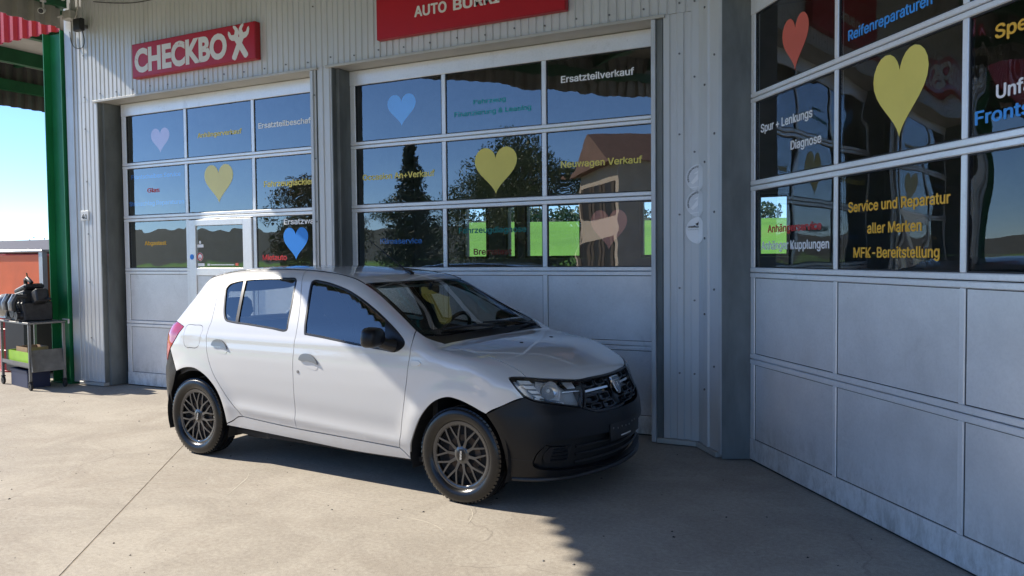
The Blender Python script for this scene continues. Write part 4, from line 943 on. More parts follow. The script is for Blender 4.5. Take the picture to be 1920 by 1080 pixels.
# ---- car materials
def paint():
    m,t,b=nodes('white_car_paint'); b.inputs['Base Color'].default_value=(.66,.665,.66,1); b.inputs['Roughness'].default_value=.32; b.inputs['Coat Weight'].default_value=1; b.inputs['Coat Roughness'].default_value=.02; b.inputs['Coat IOR'].default_value=1.7
    co=t.nodes.new('ShaderNodeTexCoord').outputs['Object']; z_=t.nodes.new('ShaderNodeSeparateXYZ'); t.links.new(co,z_.inputs[0])
    d=mth(t,'MULTIPLY',ramp(t,z_.outputs[2],[(.18,(1,1,1)),(.55,(0,0,0))]),noise(t,6,5,.7,co)); t.links.new(mixc(t,mth(t,'MULTIPLY',d,.42),(.66,.665,.66),(.40,.36,.30)),b.inputs['Base Color'])
    return m
M['paint']=paint()
M['bumper']=mat('textured_black_bumper',(.007,.008,.010),.36,var=.12,bmp=.10,bscale=900,spec=.32)
M['trimblk']=mat('satin_black_trim',(.012,.012,.013),.35,var=.1)
M['gloss']=mat('gloss_black',(.006,.006,.007),.12,var=.1)
M['under']=mat('underbody',(.012,.012,.012),.8,var=.3)
M['chrome']=mat('chrome',(.78,.79,.80),.10,1,var=.03)
M['satinsilver']=mat('satin_silver_handle',(.30,.295,.29),.33,.7,var=.05)
M['hub']=mat('dark_grey_hubcap',(.055,.057,.062),.20,.6,var=.12,coat=1)
M['tyre']=mat('tyre_rubber',(.006,.006,.0065),.24,var=.25,bmp=.12,bscale=160,spec=.5)
M['brake']=mat('rusty_brake',(.11,.08,.06),.6,.5,var=.4,vscale=20)
def cglass(name,tint,f0):
    m,t,b=nodes(name); t.nodes.remove(b); out=t.nodes['Material Output']
    tr=t.nodes.new('ShaderNodeBsdfTransparent'); tr.inputs[0].default_value=(*tint,1); gl=t.nodes.new('ShaderNodeBsdfGlossy'); gl.inputs['Roughness'].default_value=.0
    lw=t.nodes.new('ShaderNodeLayerWeight'); lw.inputs[0].default_value=.5; p5=mth(t,'POWER',lw.outputs['Facing'],4.); fac=mth(t,'MULTIPLY_ADD',p5,1-f0,f0)
    mx=t.nodes.new('ShaderNodeMixShader'); t.links.new(fac,mx.inputs[0]); t.links.new(tr.outputs[0],mx.inputs[1]); t.links.new(gl.outputs[0],mx.inputs[2]); t.links.new(mx.outputs[0],out.inputs[0]); return m
M['sideglass']=cglass('tinted_side_glass',(.74,.79,.80),.24); M['wscreen']=cglass('windscreen_glass',(.72,.80,.78),.07); M['lens']=cglass('clear_lens',(.93,.95,.95),.06)
M['redlens']=mat('red_lens',(.42,.008,.018),.08,var=.25,vscale=14,coat=1)
M['seat']=mat('dark_seat_fabric',(.035,.036,.04),.85,var=.25,bmp=.2,bscale=300); M['dash']=mat('dashboard_plastic',(.02,.02,.021),.6,var=.15,bmp=.1,bscale=500)
M['cabin']=mat('cabin_trim',(.05,.05,.052),.7,var=.1); M['liner']=mat('grey_headliner',(.28,.28,.27),.85,var=.05)
M['refl']=mat('lamp_reflector',(.88,.89,.90),.16,.65,var=.06); M['lampgrey']=mat('lamp_housing',(.50,.51,.52),.22,.35,var=.15); M['drl']=mat('clear_lamp_block',(.92,.94,.93),.15,.1,var=.15,vscale=30)
M['blinker']=mat('white_blinker',(.78,.78,.76),.15,var=.05,coat=1)
# ---- the car
CO=(-5.1466,5.3203); CH=R(-4.1276)
CAR=empty('parked_car',(CO[0],CO[1],0),CH); tag(CAR,'white five-door hatchback with black plastic bumpers parked before the middle garage door','car')
DITCH=[(-.10,-.572),(.036,-.566),(.3,-.552),(.7,-.542),(1.0,-.540),(1.3,-.553),(1.47,-.577),(1.608,-.600)]      # roof joint (x,y)
WSE=[(1.608,-.600),(1.743,-.614),(1.85,-.634),(1.958,-.659),(2.071,-.692),(2.184,-.735)]                             # windscreen edge along the A pillar
dS=TS(DITCH); wS=TS(WSE); iB=[p for p in dS if p[0]>.98]; Btop=(.981,float(np.interp(.981,[p[0] for p in dS],[p[1] for p in dS])))
fdl=[(2.2135,.346),(2.221,.261),(2.207,.161),(2.199,.105),(2.163,-.036),(2.128,-.15),(2.096,-.252)]
Bl=[Btop,(1.113,.515),(1.152,.329),(1.149,.128),(1.146,-.025),(1.13,-.232)]
wtop=wS[-1]
sealF=ring([(1.239,.320),(1.222,.36),(1.175,.55),(1.137,.70),(1.137,.728),(1.162,.743),(1.228,.737),(1.354,.713),(1.515,.668),(1.672,.605),(1.83,.528),(1.964,.452),(2.087,.372),(2.158,.312),(2.160,.285),(2.13,.258),(2.081,.245),(1.995,.251),(1.765,.269),(1.576,.288),(1.40,.306),(1.26,.318)])
glassF=inset(sealF,.013)
sealR=ring([(.331,.409),(.295,.46),(.262,.53),(.225,.61),(.205,.66),(.227,.704),(.30,.728),(.359,.738),(.52,.752),(.68,.758),(.85,.759),(.945,.757),(.972,.735),(.995,.65),(1.020,.55),(1.045,.40),(1.052,.345),(1.03,.334),(.90,.345),(.74,.357),(.60,.367),(.501,.372),(.42,.379),(.36,.389)])
glassR=inset(sealR,.012)
fd_out=loop([[Btop]+iB+wS[1:],[wtop]+fdl,[fdl[-1],(1.669,-.243),(1.13,-.232)],Bl[::-1]])
rdl=[(.036,None),(.143,.571),(.180,.42),(.186,.37),(.176,.325),(.175,.271),(.184,.186),(.222,.092),(.265,.028),(.338,-.045),(.423,-.120),(.504,-.175),(.560,-.208)]
rdl[0]=(.036,dS[1][1])
rd_out=loop([[p for p in dS if .03<p[0]<.98]+[Btop],Bl,[(1.13,-.232),(.864,-.222),(.560,-.208)],rdl[::-1]])
front_door=panel('front_door','S',fd_out,M['paint'],[sealF],g=.02); rear_door=panel('rear_door','S',rd_out,M['paint'],[sealR],g=.02)
panel('window_seal','S',sealF,M['trimblk'],[glassF],gap=0,off=.0012,rim=.01,g=.02,parent=front_door); panel('window_glass','S',inset(sealF,.010),M['sideglass'],gap=0,off=-.006,rim=0,g=.05,parent=front_door)
panel('window_seal','S',sealR,M['trimblk'],[glassR],gap=0,off=.0012,rim=.01,g=.02,parent=rear_door); panel('window_glass','S',inset(sealR,.010),M['sideglass'],gap=0,off=-.006,rim=0,g=.05,parent=rear_door)
panel('window_bar','S',loop([[(.385,.745),(.424,.601),(.474,.372)],[(.474,.372),(.508,.370)],[(.508,.370),(.452,.601),(.412,.747)],[(.412,.747),(.385,.745)]]),M['trimblk'],gap=0,off=.002,rim=.012,parent=rear_door)
panel('mirror_sail','S',loop([[(1.951,.452),(2.05,.392),(2.145,.315)],[(2.145,.315),(2.148,.285),(2.08,.252)],[(2.08,.252),(2.003,.257)],[(2.003,.257),(1.985,.33),(1.951,.452)]]),M['trimblk'],gap=0,off=.001,rim=.01,parent=front_door)
# sill
sl_top=[(2.096,-.252),(1.669,-.243),(1.13,-.232),(.864,-.222),(.560,-.208)]
ra=[(-.206,.020),(-.106,.041),(-.028,.047),(.047,.043),(.158,.011),(.235,-.028),(.306,-.085),(.350,-.161),(.356,-.262)]
fa=[(2.172,-.292),(2.196,-.23),(2.231,-.180),(2.306,-.086),(2.411,-.010),(2.526,.024),(2.61,.019),(2.70,.000),(2.77,-.020),(2.805,-.029)]
panel('sill','S',loop([sl_top,[(.560,-.208),(.504,-.214),(.44,-.24),(.356,-.262)],[(.356,-.262),(.356,-.272)],[(.356,-.272),(1.106,-.290),(1.666,-.303),(2.172,-.300)],[(2.172,-.300),(2.172,-.292)],[(2.172,-.292),(2.13,-.268),(2.096,-.252)]]),M['paint'],rim=.04,g=.025)
# rear quarter
fuel=ring([(-.104,.345),(.0,.347),(.083,.343),(.104,.323),(.098,.26),(.083,.199),(.055,.183),(-.02,.182),(-.08,.185),(-.108,.207),(-.118,.26),(-.122,.318)])
q_out=loop([[(.036,dS[1][1]),dS[0]],[dS[0],(-.17,.700),(-.235,.56),(-.285,.44),(-.30,.388)],[(-.30,.388),(-.272,.379)],[(-.272,.379),(-.148,.334)],[(-.148,.334),(-.215,.26),(-.303,.174)],[(-.303,.174),(-.256,.092),(-.206,.020)],ra,[ra[-1],(.44,-.24),(.504,-.214),(.560,-.208)],rdl[::-1]])
quarter=panel('rear_quarter_panel','S',q_out,M['paint'],[fuel],g=.03)
panel('fuel_flap','S',fuel,M['paint'],gap=.0015,g=.03,parent=quarter)
panel('tail_lamp','S',loop([[(-.148,.334),(-.272,.380)],[(-.272,.380),(-.36,.352),(-.42,.30)],[(-.42,.30),(-.43,.22),(-.40,.13),(-.37,.10)],[(-.37,.10),(-.303,.176)],[(-.303,.176),(-.215,.26),(-.148,.334)]]),M['redlens'],g=.02,off=.003)
# front fender
hs_=[(2.357,-.656,.994),(2.49,-.664,.968),(2.706,-.690,.935),(2.834,-.686,.903),(2.914,-.676,.873),(2.968,-.676,.843),(2.999,-.684,.822)]
hsT=[(p[0],p[1]) for p in hs_]; hS=TS(hsT); wc=TS([(2.184,-.735),(2.268,-.729),(2.318,-.692),(2.357,-.656)])
hl_out=toS([(2.999,-.685,.822),(2.955,-.730,.829),(2.927,-.765,.824),(2.975,-.776,.770),(3.022,-.751,.704)])
bl_=toS([(3.022,-.751,.703),(2.993,-.774,.695),(2.904,-.824,.652),(2.805,-.846,.598)])
fe_out=loop([wc,hS,[hS[-1]]+[tuple(p) for p in hl_out[1:]],[tuple(hl_out[-1])]+[tuple(p) for p in bl_[1:-1]]+[fa[-1]],fa[::-1],[fa[0],(2.13,-.268),(2.096,-.252)],fdl[::-1]+[wtop]])
fender=panel('front_fender','S',fe_out,M['paint'],g=.028)
# hood, roof, windscreen, cowl
def full(right,front_mid=None): q=np.array(right); return q
hf=[(2.999,-.684),(3.081,-.588),(3.188,-.400),(3.230,-.216),(3.2455,0)]
hr=[(2.3795,0),(2.372,-.3),(2.362,-.5),(2.357,-.656)]
mir=lambda L:[(x,-y) for x,y in L][::-1]
hood_out=loop([hr[:0]+mir(hr)[:-1]+hr,hsT,hf+mir(hf)[1:],mir(hsT)]); hood=panel('hood','T',hood_out,M['paint'],g=.03,mirror=False)[0]
rf=[(1.608,-.600),(1.637,-.40),(1.656,-.18),(1.661,0)]
rr_=[(-.262,0),(-.245,-.25),(-.20,-.45),(-.10,-.572)]
roof_out=loop([DITCH,rf+mir(rf)[1:],mir(DITCH),mir(rr_)+rr_[1:]]); roof=panel('roof','T',roof_out,M['paint'],g=.035,mirror=False)[0]
for s in (1,-1):  # ditch mouldings
    mb=MB(); P_,_=lift('T',spline(DITCH,.03),.0005); mb.tube([(p[0],p[1]*s,p[2]) for p in P_],.005,6); mb.build('roof_moulding',M['trimblk'],roof,smooth=60)
wb=[(2.285,0),(2.280,-.3),(2.268,-.55),(2.235,-.705)]
WS2=WSE[:-1]+[(2.150,-.722),(2.235,-.722)]
ws_out=loop([rf+mir(rf)[1:],mir(WS2),mir(wb)+wb[1:]+[(2.235,-.722)],WS2[::-1]])
ws_in=loop([[(x+.035,y*.94) for x,y in rf]+mir([(x+.035,y*.94) for x,y in rf])[1:],mir([(x+.02,y+.042) for x,y in WSE]),[(2.20,.655),(2.225,.3),(2.228,0),(2.225,-.3),(2.20,-.655)],[(x+.02,y+.042) for x,y in WSE][::-1]])
wind=panel('windscreen','T',ws_out,M['wscreen'],g=.05,off=-.004,rim=.0,mirror=False)[0]
panel('windscreen_border','T',ws_out,M['gloss'],[ws_in],g=.03,off=-.0028,rim=.008,gap=.001,mirror=False,parent=wind)
cw=[(2.375,0),(2.367,-.3),(2.357,-.5),(2.352,-.652),(2.316,-.690),(2.262,-.727)]
cowl=panel('cowl_panel','T',loop([mir(wb)+wb[1:]+[(2.235,-.722)],[(2.235,-.722),(2.262,-.727)],cw[::-1]+mir(cw)[1:],[(2.262,.727),(2.235,.722)],[(2.235,.722),(2.235,.705)]]),M['trimblk'],g=.03,off=-.008,rim=.02,mirror=False)[0]
def onT(x,y,dz=0): return lift('T',np.array([[x,y]]))[0][0]+np.array([0,0,dz])
for a,b_ in (((2.30,.10),(2.245,-.52)),((2.30,.56),(2.245,-.02))):
    mb=MB(); pts=[onT(a[0]+(b_[0]-a[0])*t_,a[1]+(b_[1]-a[1])*t_,.014+.01*math.sin(PI*t_)) for t_ in np.linspace(0,1,10)]; mb.tube(pts,.007,6); mb.bar(tuple(onT(a[0]+.02,a[1]+.06,.01)),tuple(pts[4]+np.array([.0,0,.01])),.018,.01); mb.build('wiper',M['trimblk'],wind,smooth=40)
for s in (-1,1):
    p=onT(2.685,.213*s); mb=MB(); mb.lathe([(0,.006),(.012,.005),(.014,.0),(.014,-.004)],12,Matrix.Translation(tuple(p))); mb.build('washer_nozzle',M['trimblk'],hood,smooth=50)
# antenna
p=onT(1.534,0); an=MB(); an.tube([tuple(p+np.array([.03,0,-.004])),tuple(p+np.array([.0,0,.014])),tuple(p+np.array([-.035,0,.022]))],[.022,.016,.008],10); ao=an.build('antenna',M['trimblk'],roof,smooth=50)
an=MB(); an.tube([tuple(p+np.array([-.015,0,.016])),tuple(p+np.array([-.40,0,.265]))],[.0055,.0038],6); an.build('antenna_rod',M['trimblk'],ao)
# front bumper, grille, lower intake
b_top=[(.95,.598),(.864,.652),(.773,.693),(.738,.703)]
hl_bot=[(.738,.706),(.682,.680),(.601,.660),(.516,.641),(.385,.610)]
g_bot=[(.385,.610),(.345,.592),(.300,.574),(.20,.566),(.077,.566),(0,.566)]
b_arch=[(.821,.196),(.838,.30),(.852,.376),(.889,.494),(.95,.598)]
b_bot=[(0,.185),(.30,.186),(.60,.192),(.821,.196)]
half=[b_top,hl_bot,g_bot]
mF=lambda L:[(-a,b) for a,b in L][::-1]
bump_out=loop([b_top,hl_bot,g_bot+mF(g_bot)[1:],mF(hl_bot),mF(b_top),mF(b_arch),mF(b_bot)+b_bot[1:],b_arch],.016)
in_top=[(.697,.306),(.690,.335),(.668,.375),(.613,.422),(.56,.434),(.45,.434),(.30,.430),(0,.426)]
in_bot=[(0,.226),(.271,.228),(.469,.242),(.66,.262),(.692,.280),(.697,.306)]
intake=loop([in_top+mF(in_top)[1:],mF(in_bot)+in_bot[1:]],.016)
bumper=panel('front_bumper','F',bump_out,M['bumper'],[intake],g=.03,rim=.035,mirror=False)[0]
panel('lower_intake','F',inset(intake,-.01),M['under'],g=.05,off=-.05,gap=0,rim=0,mirror=False,parent=bumper)
fogi=loop([[(.640,.322),(.632,.352),(.600,.392)],[(.600,.392),(.470,.384)],[(.470,.384),(.485,.33),(.505,.292)],[(.505,.292),(.62,.292)],[(.62,.292),(.640,.322)]])
panel('fog_insert','F',fogi,M['trimblk'],g=.03,off=-.028,rim=.03,gap=0,parent=bumper)
for k in range(4):
    z0=.302+k*.022; panel('insert_slat','F',np.array([(.60-.006*k,z0),(.50+.0*k,z0),(.50,z0+.009),(.60-.006*k,z0+.009)]),M['bumper'],g=.03,off=-.018,rim=.012,gap=0,parent=bumper)
panel('insert_corner','F',loop([[(.690,.300),(.675,.350),(.635,.405)],[(.635,.405),(.612,.40)],[(.612,.40),(.648,.335),(.650,.290)],[(.650,.290),(.690,.300)]]),M['bumper'],g=.03,off=-.012,rim=.03,gap=0,parent=bumper)
for k in range(3):
    z0=.275+k*.05; mb=MB(); th=np.linspace(-.44,.44,24); P_,_=lift('F',np.stack([th,np.full(24,z0)],1),-.03); mb.tube([tuple(q) for q in P_],.008,6); mb.build('intake_bar',M['trimblk'],bumper,smooth=60)
mb=MB(); th=np.linspace(-.80,.80,60); P_,_=lift('F',np.stack([th,np.full(60,.200)],1),0); N_=grad(P_); N_[:,2]=0
f0=np.clip((.8-np.abs(th))/.3,0,1)
prof=[(-.02,.016),(.008,.010),(.018,-.002),(.016,-.012),(.0,-.016),(-.03,-.012)]
for i in range(60):
    for a,b_ in prof:
        q=P_[i]+N_[i]*(a*(.35+.65*f0[i])); mb.v.append((q[0],q[1],P_[i][2]-.006+b_))
k=len(prof)
for i in range(59):
    for j in range(k): mb.f.append((i*k+j,i*k+(j+1)%k,(i+1)*k+(j+1)%k,(i+1)*k+j))
mb.build('front_lip',M['trimblk'],bumper,smooth=50)
# seam at the lower bumper corner
for s in (1,-1):
    P_,_=lift('F',np.stack([np.linspace(.70,.84,12),np.linspace(.318,.325,12)],1),.0002); mb=MB(); mb.tube([(p[0],p[1]*s,p[2]) for p in P_],.0022,5); mb.build('bumper_seam',M['gasket'],bumper)
# plate holder (no plate fitted)
ph=panel('plate_holder','F',np.array([(.195,.368),(.195,.476),(-.195,.476),(-.195,.368)]),M['trimblk'],g=.04,off=.007,gap=0,rim=.012,mirror=False,parent=bumper)[0]
rs_=random.Random(3)
for k in range(7):
    a=.17-.045*k; z_=.455-.022*rs_.random(); P_,_=lift('F',np.array([[a,z_]]),.009); mb=MB(); mb.lathe([(0,.003),(.006,.002),(.006,-.002)],8,Matrix.Translation(tuple(P_[0]))@Matrix.Rotation(PI/2,4,'Y')); mb.build('holder_clip',M['satinsilver'],ph)
panel('holder_strip','F',np.array([(.09,.384),(.09,.392),(-.03,.392),(-.03,.384)]),M['white'],off=.009,gap=0,rim=.002,g=.03,mirror=False,parent=ph)
# grille
gt=[(.368,.779),(.242,.783),(.10,.7805),(0,.780)]; gs=[(.385,.610),(.352,.66),(.344,.710),(.356,.752),(.368,.779)]
gr_out=loop([gt+mF(gt)[1:],mF(gs),mF(g_bot)+g_bot[::-1][1:],gs],.014)
grille=panel('grille','F',gr_out,M['gloss'],g=.035,off=-.035,gap=0,rim=0,mirror=False)[0]
panel('grille_frame','F',gr_out,M['trimblk'],[inset(gr_out,.016)],g=.02,off=.002,rim=.04,gap=.002,mirror=False,parent=grille)
for a0,a1 in ((.325,.085),):
    panel('chrome_strip','F',np.array([(a0,.693),(a0,.706),(a1,.708),(a1,.696)]),M['chrome'],g=.02,off=-.008,gap=0,rim=.015,parent=grille)
for (a0,a1,z0,z1) in ((.32,.215,.722,.762),(.20,.095,.724,.764),(.335,.225,.630,.672),(.205,.10,.632,.676),(.31,.215,.588,.620),(.195,.08,.584,.622)):
    o_=ring([(a0,z0+.006),(a0,z1-.006),(a0-.008,z1),(a1+.008,z1),(a1,z1-.006),(a1,z0+.006),(a1+.008,z0),(a0-.008,z0)],.008)
    panel('grille_cell','F',o_,M['trimblk'],[inset(o_,.0085)],g=.015,off=-.010,gap=0,rim=.022,parent=grille)
# shield badge on the grille
mb=MB(); sh=[(-.052,.058),(.052,.058),(.060,.040),(.046,-.02),(.030,-.052),(.012,-.066),(-.012,-.066),(-.030,-.052),(-.046,-.02),(-.060,.040)]
BM=Matrix.Translation((3.275,0,.697))@Matrix.Rotation(R(-22),4,'Y')@Matrix(((0,0,1,0),(1,0,0,0),(0,1,0,0),(0,0,0,1)))
mb.prism(sh,0,.034,BM); bd_=mb.build('badge',M['chrome'],grille,bevel=.006)
mb=MB(); mb.prism([(x*.72,y*.74) for x,y in sh],.0335,.036,BM); mb.build('badge_field',mat('badge_silver',(.42,.46,.52),.18,1,var=.1),bd_)
mb=MB(); mb.prism([(-.044,.030),(.044,.030),(.040,.012),(.008,.012),(.0,-.02),(-.008,.012),(-.040,.012)],.036,.040,BM); mb.build('badge_emblem',M['chrome'],bd_,bevel=.002)
# headlamps
hl=[(.812,.818),(.801,.8265),(.709,.821),(.599,.806),(.385,.782),(.362,.766),(.347,.709),(.385,.612),(.516,.643),(.601,.662),(.682,.683),(.739,.714),(.784,.766)]
hlp=loop([[hl[0],hl[1]],hl[1:5],hl[4:8],hl[7:12],hl[11:]+[hl[0]]],.012)
lamp=panel('headlamp','F',hlp,M['lampgrey'],g=.03,off=-.045,gap=-.004,rim=0)
panel('lamp_frame','F',hlp,M['trimblk'],[inset(hlp,.008)],g=.02,off=.0005,gap=.001,rim=.05,parent=lamp)
panel('lamp_cover','F',inset(hlp,.006),M['lens'],g=.03,off=.001,gap=0,rim=0,parent=lamp)
def hq(a,z): return (a,z)
for k in range(4):
    q=[(.768-.027*k,.806-.030*k),(.692-.018*k,.800-.030*k),(.676-.020*k,.778-.030*k),(.752-.030*k,.782-.030*k)]
    panel('light_block','F',loop([[q[i],q[(i+1)%4]] for i in range(4)],.012),M['drl'],g=.02,off=-.014,gap=.002,rim=.02,parent=lamp)
# reflector bowl and inner lamp
for s,lp in ((1,lamp[0]),(-1,lamp[1])):
    P_,_=lift('F',np.array([[.575,.728]]),-.03); c=P_[0]; n_=grad(P_)[0]; n_=Vector((n_[0],n_[1],.0)).normalized()
    Mx=Matrix.Translation((c[0],c[1]*s,c[2]))@Vector((n_.x,n_.y*s,0)).to_track_quat('Z','Y').to_matrix().to_4x4()
    mb=MB(); mb.lathe([(.014,-.035),(.03,-.028),(.052,-.008),(.062,.012)],24,Mx); mb.build('reflector_bowl',M['refl'],lp,smooth=60)
    mb=MB(); mb.lathe([(0,-.004),(.012,-.006),(.014,-.03)],12,Mx); mb.build('bulb',M['drl'],lp,smooth=60)
panel('reflector_wing','F',loop([[(.652,.790),(.53,.776)],[(.53,.776),(.49,.728)],[(.49,.728),(.515,.662)],[(.515,.662),(.60,.682)],[(.60,.682),(.66,.74),(.652,.790)]],.014),M['refl'],[ring([(.635,.728),(.606,.765),(.575,.776),(.545,.765),(.520,.728),(.545,.69),(.575,.68),(.606,.69)],.012)],g=.02,off=-.030,gap=0,rim=.012,parent=lamp)
panel('indicator_block','F',loop([[(.505,.782),(.40,.770)],[(.40,.770),(.378,.735),(.38,.716)],[(.38,.716),(.455,.722)],[(.455,.722),(.485,.75),(.505,.782)]],.012),M['gloss'],g=.02,off=-.018,gap=0,rim=.02,parent=lamp)
panel('indicator_lens','F',loop([[(.480,.772),(.405,.763)],[(.405,.763),(.392,.728)],[(.392,.728),(.452,.732)],[(.452,.732),(.480,.772)]],.012),M['refl'],g=.02,off=-.012,gap=0,rim=.006,parent=lamp)
panel('lamp_divider','F',np.array([(.50,.712),(.365,.706),(.365,.711),(.49,.718)]),M['chrome'],g=.02,off=-.012,gap=0,rim=.01,parent=lamp)
panel('lamp_strip','F',loop([[(.68,.690),(.60,.670),(.50,.648)],[(.50,.648),(.50,.655)],[(.50,.655),(.60,.678),(.672,.700)],[(.672,.700),(.68,.690)]],.012),M['chrome'],g=.02,off=-.012,gap=0,rim=.008,parent=lamp)
# handles, lock, side blinkers
for par,(hx,hw) in ((rear_door,(.342,.200)),(front_door,(1.308,.150))):
    dish=ring([(hx-.093,hw+.006),(hx-.075,hw+.028),(hx-.03,hw+.040),(hx+.02,hw+.036),(hx+.065,hw+.014),(hx+.092,hw-.022),(hx+.075,hw-.046),(hx+.02,hw-.044),(hx-.04,hw-.030),(hx-.08,hw-.012)],.008)
    rd_=panel('handle_recess','S',dish,M['paint'],g=.015,off=.0015,gap=0,rim=.003,parent=par)
    grip=ring([(hx-.092,hw+.002),(hx-.075,hw+.028),(hx-.03,hw+.041),(hx+.02,hw+.037),(hx+.065,hw+.015),(hx+.093,hw-.020),(hx+.06,hw-.012),(hx,hw-.004),(hx-.06,hw-.006)],.008)
    panel('door_handle','S',grip,M['satinsilver'],g=.012,off=.012,gap=0,rim=.012,parent=par)
P_,_=lift('S',np.array([[1.199,.085]]),0); 
for s in (1,-1):
    mb=MB(); mb.lathe([(0,.004),(.011,.003),(.013,-.002)],14,Matrix.Translation((P_[0][0],P_[0][1]*s,P_[0][2]))@Matrix.Rotation(s*PI/2,4,'X')); mb.build('lock_cylinder',M['satinsilver'],front_door[0 if s==1 else 1],smooth=40)
bk=panel('side_blinker','S',ring([(2.236,.196),(2.27,.199),(2.302,.197),(2.312,.186),(2.29,.174),(2.262,.171),(2.241,.173),(2.235,.184)],.008),M['blinker'],g=.012,off=.008,gap=0,rim=.012)
# door mirrors
for s in (-1,1):
    fd=front_door[0 if s==-1 else 1]
    c=np.array([2.005,-.985,1.052]); mb=MB(); nu,nv=20,14
    for j in range(nv+1):
        ph_=-PI/2+PI*j/nv
        for i in range(nu):
            t_=2*PI*i/nu; ce=lambda a,e:math.copysign(abs(math.cos(a))**e,math.cos(a)); se=lambda a,e:math.copysign(abs(math.sin(a))**e,math.sin(a))
            x=ce(ph_,.55)*ce(t_,.8); y=ce(ph_,.55)*se(t_,.55); z=se(ph_,.55)
            xx=x*(.085 if x>0 else .045); yy=y*.112*(1-.10*max(0,z)); zz=z*.066*(1-.12*(y>0)*abs(y))
            mb.v.append((c[0]+xx-.06*(y*.5),(c[1]+yy)*-s if False else (c[1]+yy),c[2]+zz))
    for j in range(nv):
        for i in range(nu): mb.f.append((j*nu+i,j*nu+(i+1)%nu,(j+1)*nu+(i+1)%nu,(j+1)*nu+i))
    if s==1: mb.v=[(x-.15,-y-.05,z) for x,y,z in mb.v]      # folded in
    mo=mb.build('door_mirror',M['bumper'],fd,smooth=60)
    if s==1: continue
    mb=MB(); mb.tube([(2.03,s*.93,1.015),(2.055,s*.88,.995),(2.07,s*.84,.985)],[.04,.038,.045],10); mb.build('mirror_arm',M['trimblk'],mo,smooth=50)
    mb=MB(); mb.box(1.963,1.966,-.05,.05,-.04,.04,Matrix.Translation((0.012,s*.985,1.052))); mb.build('mirror_glass',M['chrome'],mo)
# tailgate, rear window, rear bumper
panel('rear_bumper','R',loop([[(.93,.662),(.845,.664)],[(.845,.664),(.80,.755),(.775,.838)],[(.775,.838),(.72,.835),(.62,.80),(.50,.66),(.40,.62),(0,.61)]+mF([(.72,.835),(.62,.80),(.50,.66),(.40,.62)]) +[(-.775,.838)],mF([(.845,.664),(.80,.755),(.775,.838)]),[(-.845,.664),(-.80,.56),(-.755,.47),(-.74,.38),(-.735,.28)],[(-.735,.28),(0,.26),(.735,.28)],[(.735,.28),(.74,.38),(.755,.47),(.80,.56),(.845,.664)],[(.845,.664),(.93,.662)]][1:-1],.02),M['bumper'],g=.04,rim=.03,mirror=False)
tg=panel('tailgate','R',loop([[(.56,.86),(.50,.67),(.40,.63),(0,.62)]+mF([(.56,.86),(.50,.67),(.40,.63)]),[(-.56,.86),(-.60,1.05),(-.66,1.2),(-.70,1.40)],[(-.70,1.40),(0,1.425),(.70,1.40)],[(.70,1.40),(.66,1.2),(.60,1.05),(.56,.86)]],.025),M['paint'],[loop([[(.50,1.04),(-.50,1.04)],[(-.50,1.04),(-.58,1.20),(-.60,1.36)],[(-.60,1.36),(0,1.38),(.60,1.36)],[(.60,1.36),(.58,1.20),(.50,1.04)]],.025)],g=.05,mirror=False)[0]
panel('rear_window','R',loop([[(.52,1.03),(-.52,1.03)],[(-.52,1.03),(-.60,1.20),(-.62,1.37)],[(-.62,1.37),(0,1.39),(.62,1.37)],[(.62,1.37),(.60,1.20),(.52,1.03)]],.025),M['sideglass'],g=.06,off=-.006,gap=0,rim=0,mirror=False,parent=tg)
# cabin linings so that the glass looks into a dark interior
def lowpoly(poly,zmin): return poly
for nm,out,hole,par in (('door_card',fd_out,sealF,front_door),('door_card',rd_out,sealR,rear_door),('side_lining',q_out,None,quarter)):
    panel(nm,'S',inset(out,.004),M['cabin'],[inset(hole,-.004)] if hole is not None else [],g=.06,off=-.045,gap=0,rim=0,parent=par)
panel('headliner','T',inset(roof_out,-.03),M['liner'],g=.06,off=-.03,gap=0,rim=0,mirror=False,parent=roof)
mb=MB(); mb.box(-.45,2.35,-.74,.74,.20,.235); mb.box(2.30,2.34,-.72,.72,.236,.88); mb.build('floor_pan',M['under'],CAR)
mb=MB(); mb.box(2.4,3.10,-.46,.46,.19,.60); mb.box(2.35,3.22,-.40,.40,.60,.70); mb.build('engine_bay',M['under'],CAR)
mb=MB(); mb.box(-.5,.35,-.44,.44,.22,.62); mb.build('boot_floor',M['under'],CAR)
mb=MB(); mb.box(.36,.62,-.62,-.50,.15,.26); mb.tube([(.35,-.55,.21),(2.1,-.55,.19)],.03,8); mb.tube([(-.55,.3,.28),(.4,.28,.25),(2.2,.1,.22)],.03,8); mb.build('exhaust',M['castiron'],CAR)
# wheel housings
for cx in (0.0,2.56):
    for s in (-1,1):
        mb=MB(); n=24; rr=.385
        for k in range(n+1):
            a=R(-22)+R(224)*k/n
            for y in (.815,.48): mb.v.append((cx+rr*math.cos(a),s*y,.32+rr*math.sin(a)))
        for k in range(n): mb.f.append((2*k,2*k+2,2*k+3,2*k+1))
        mb.f.append(tuple(2*k+1 for k in range(n+1)))
        mb.build('wheel_arch_liner',M['under'],CAR)
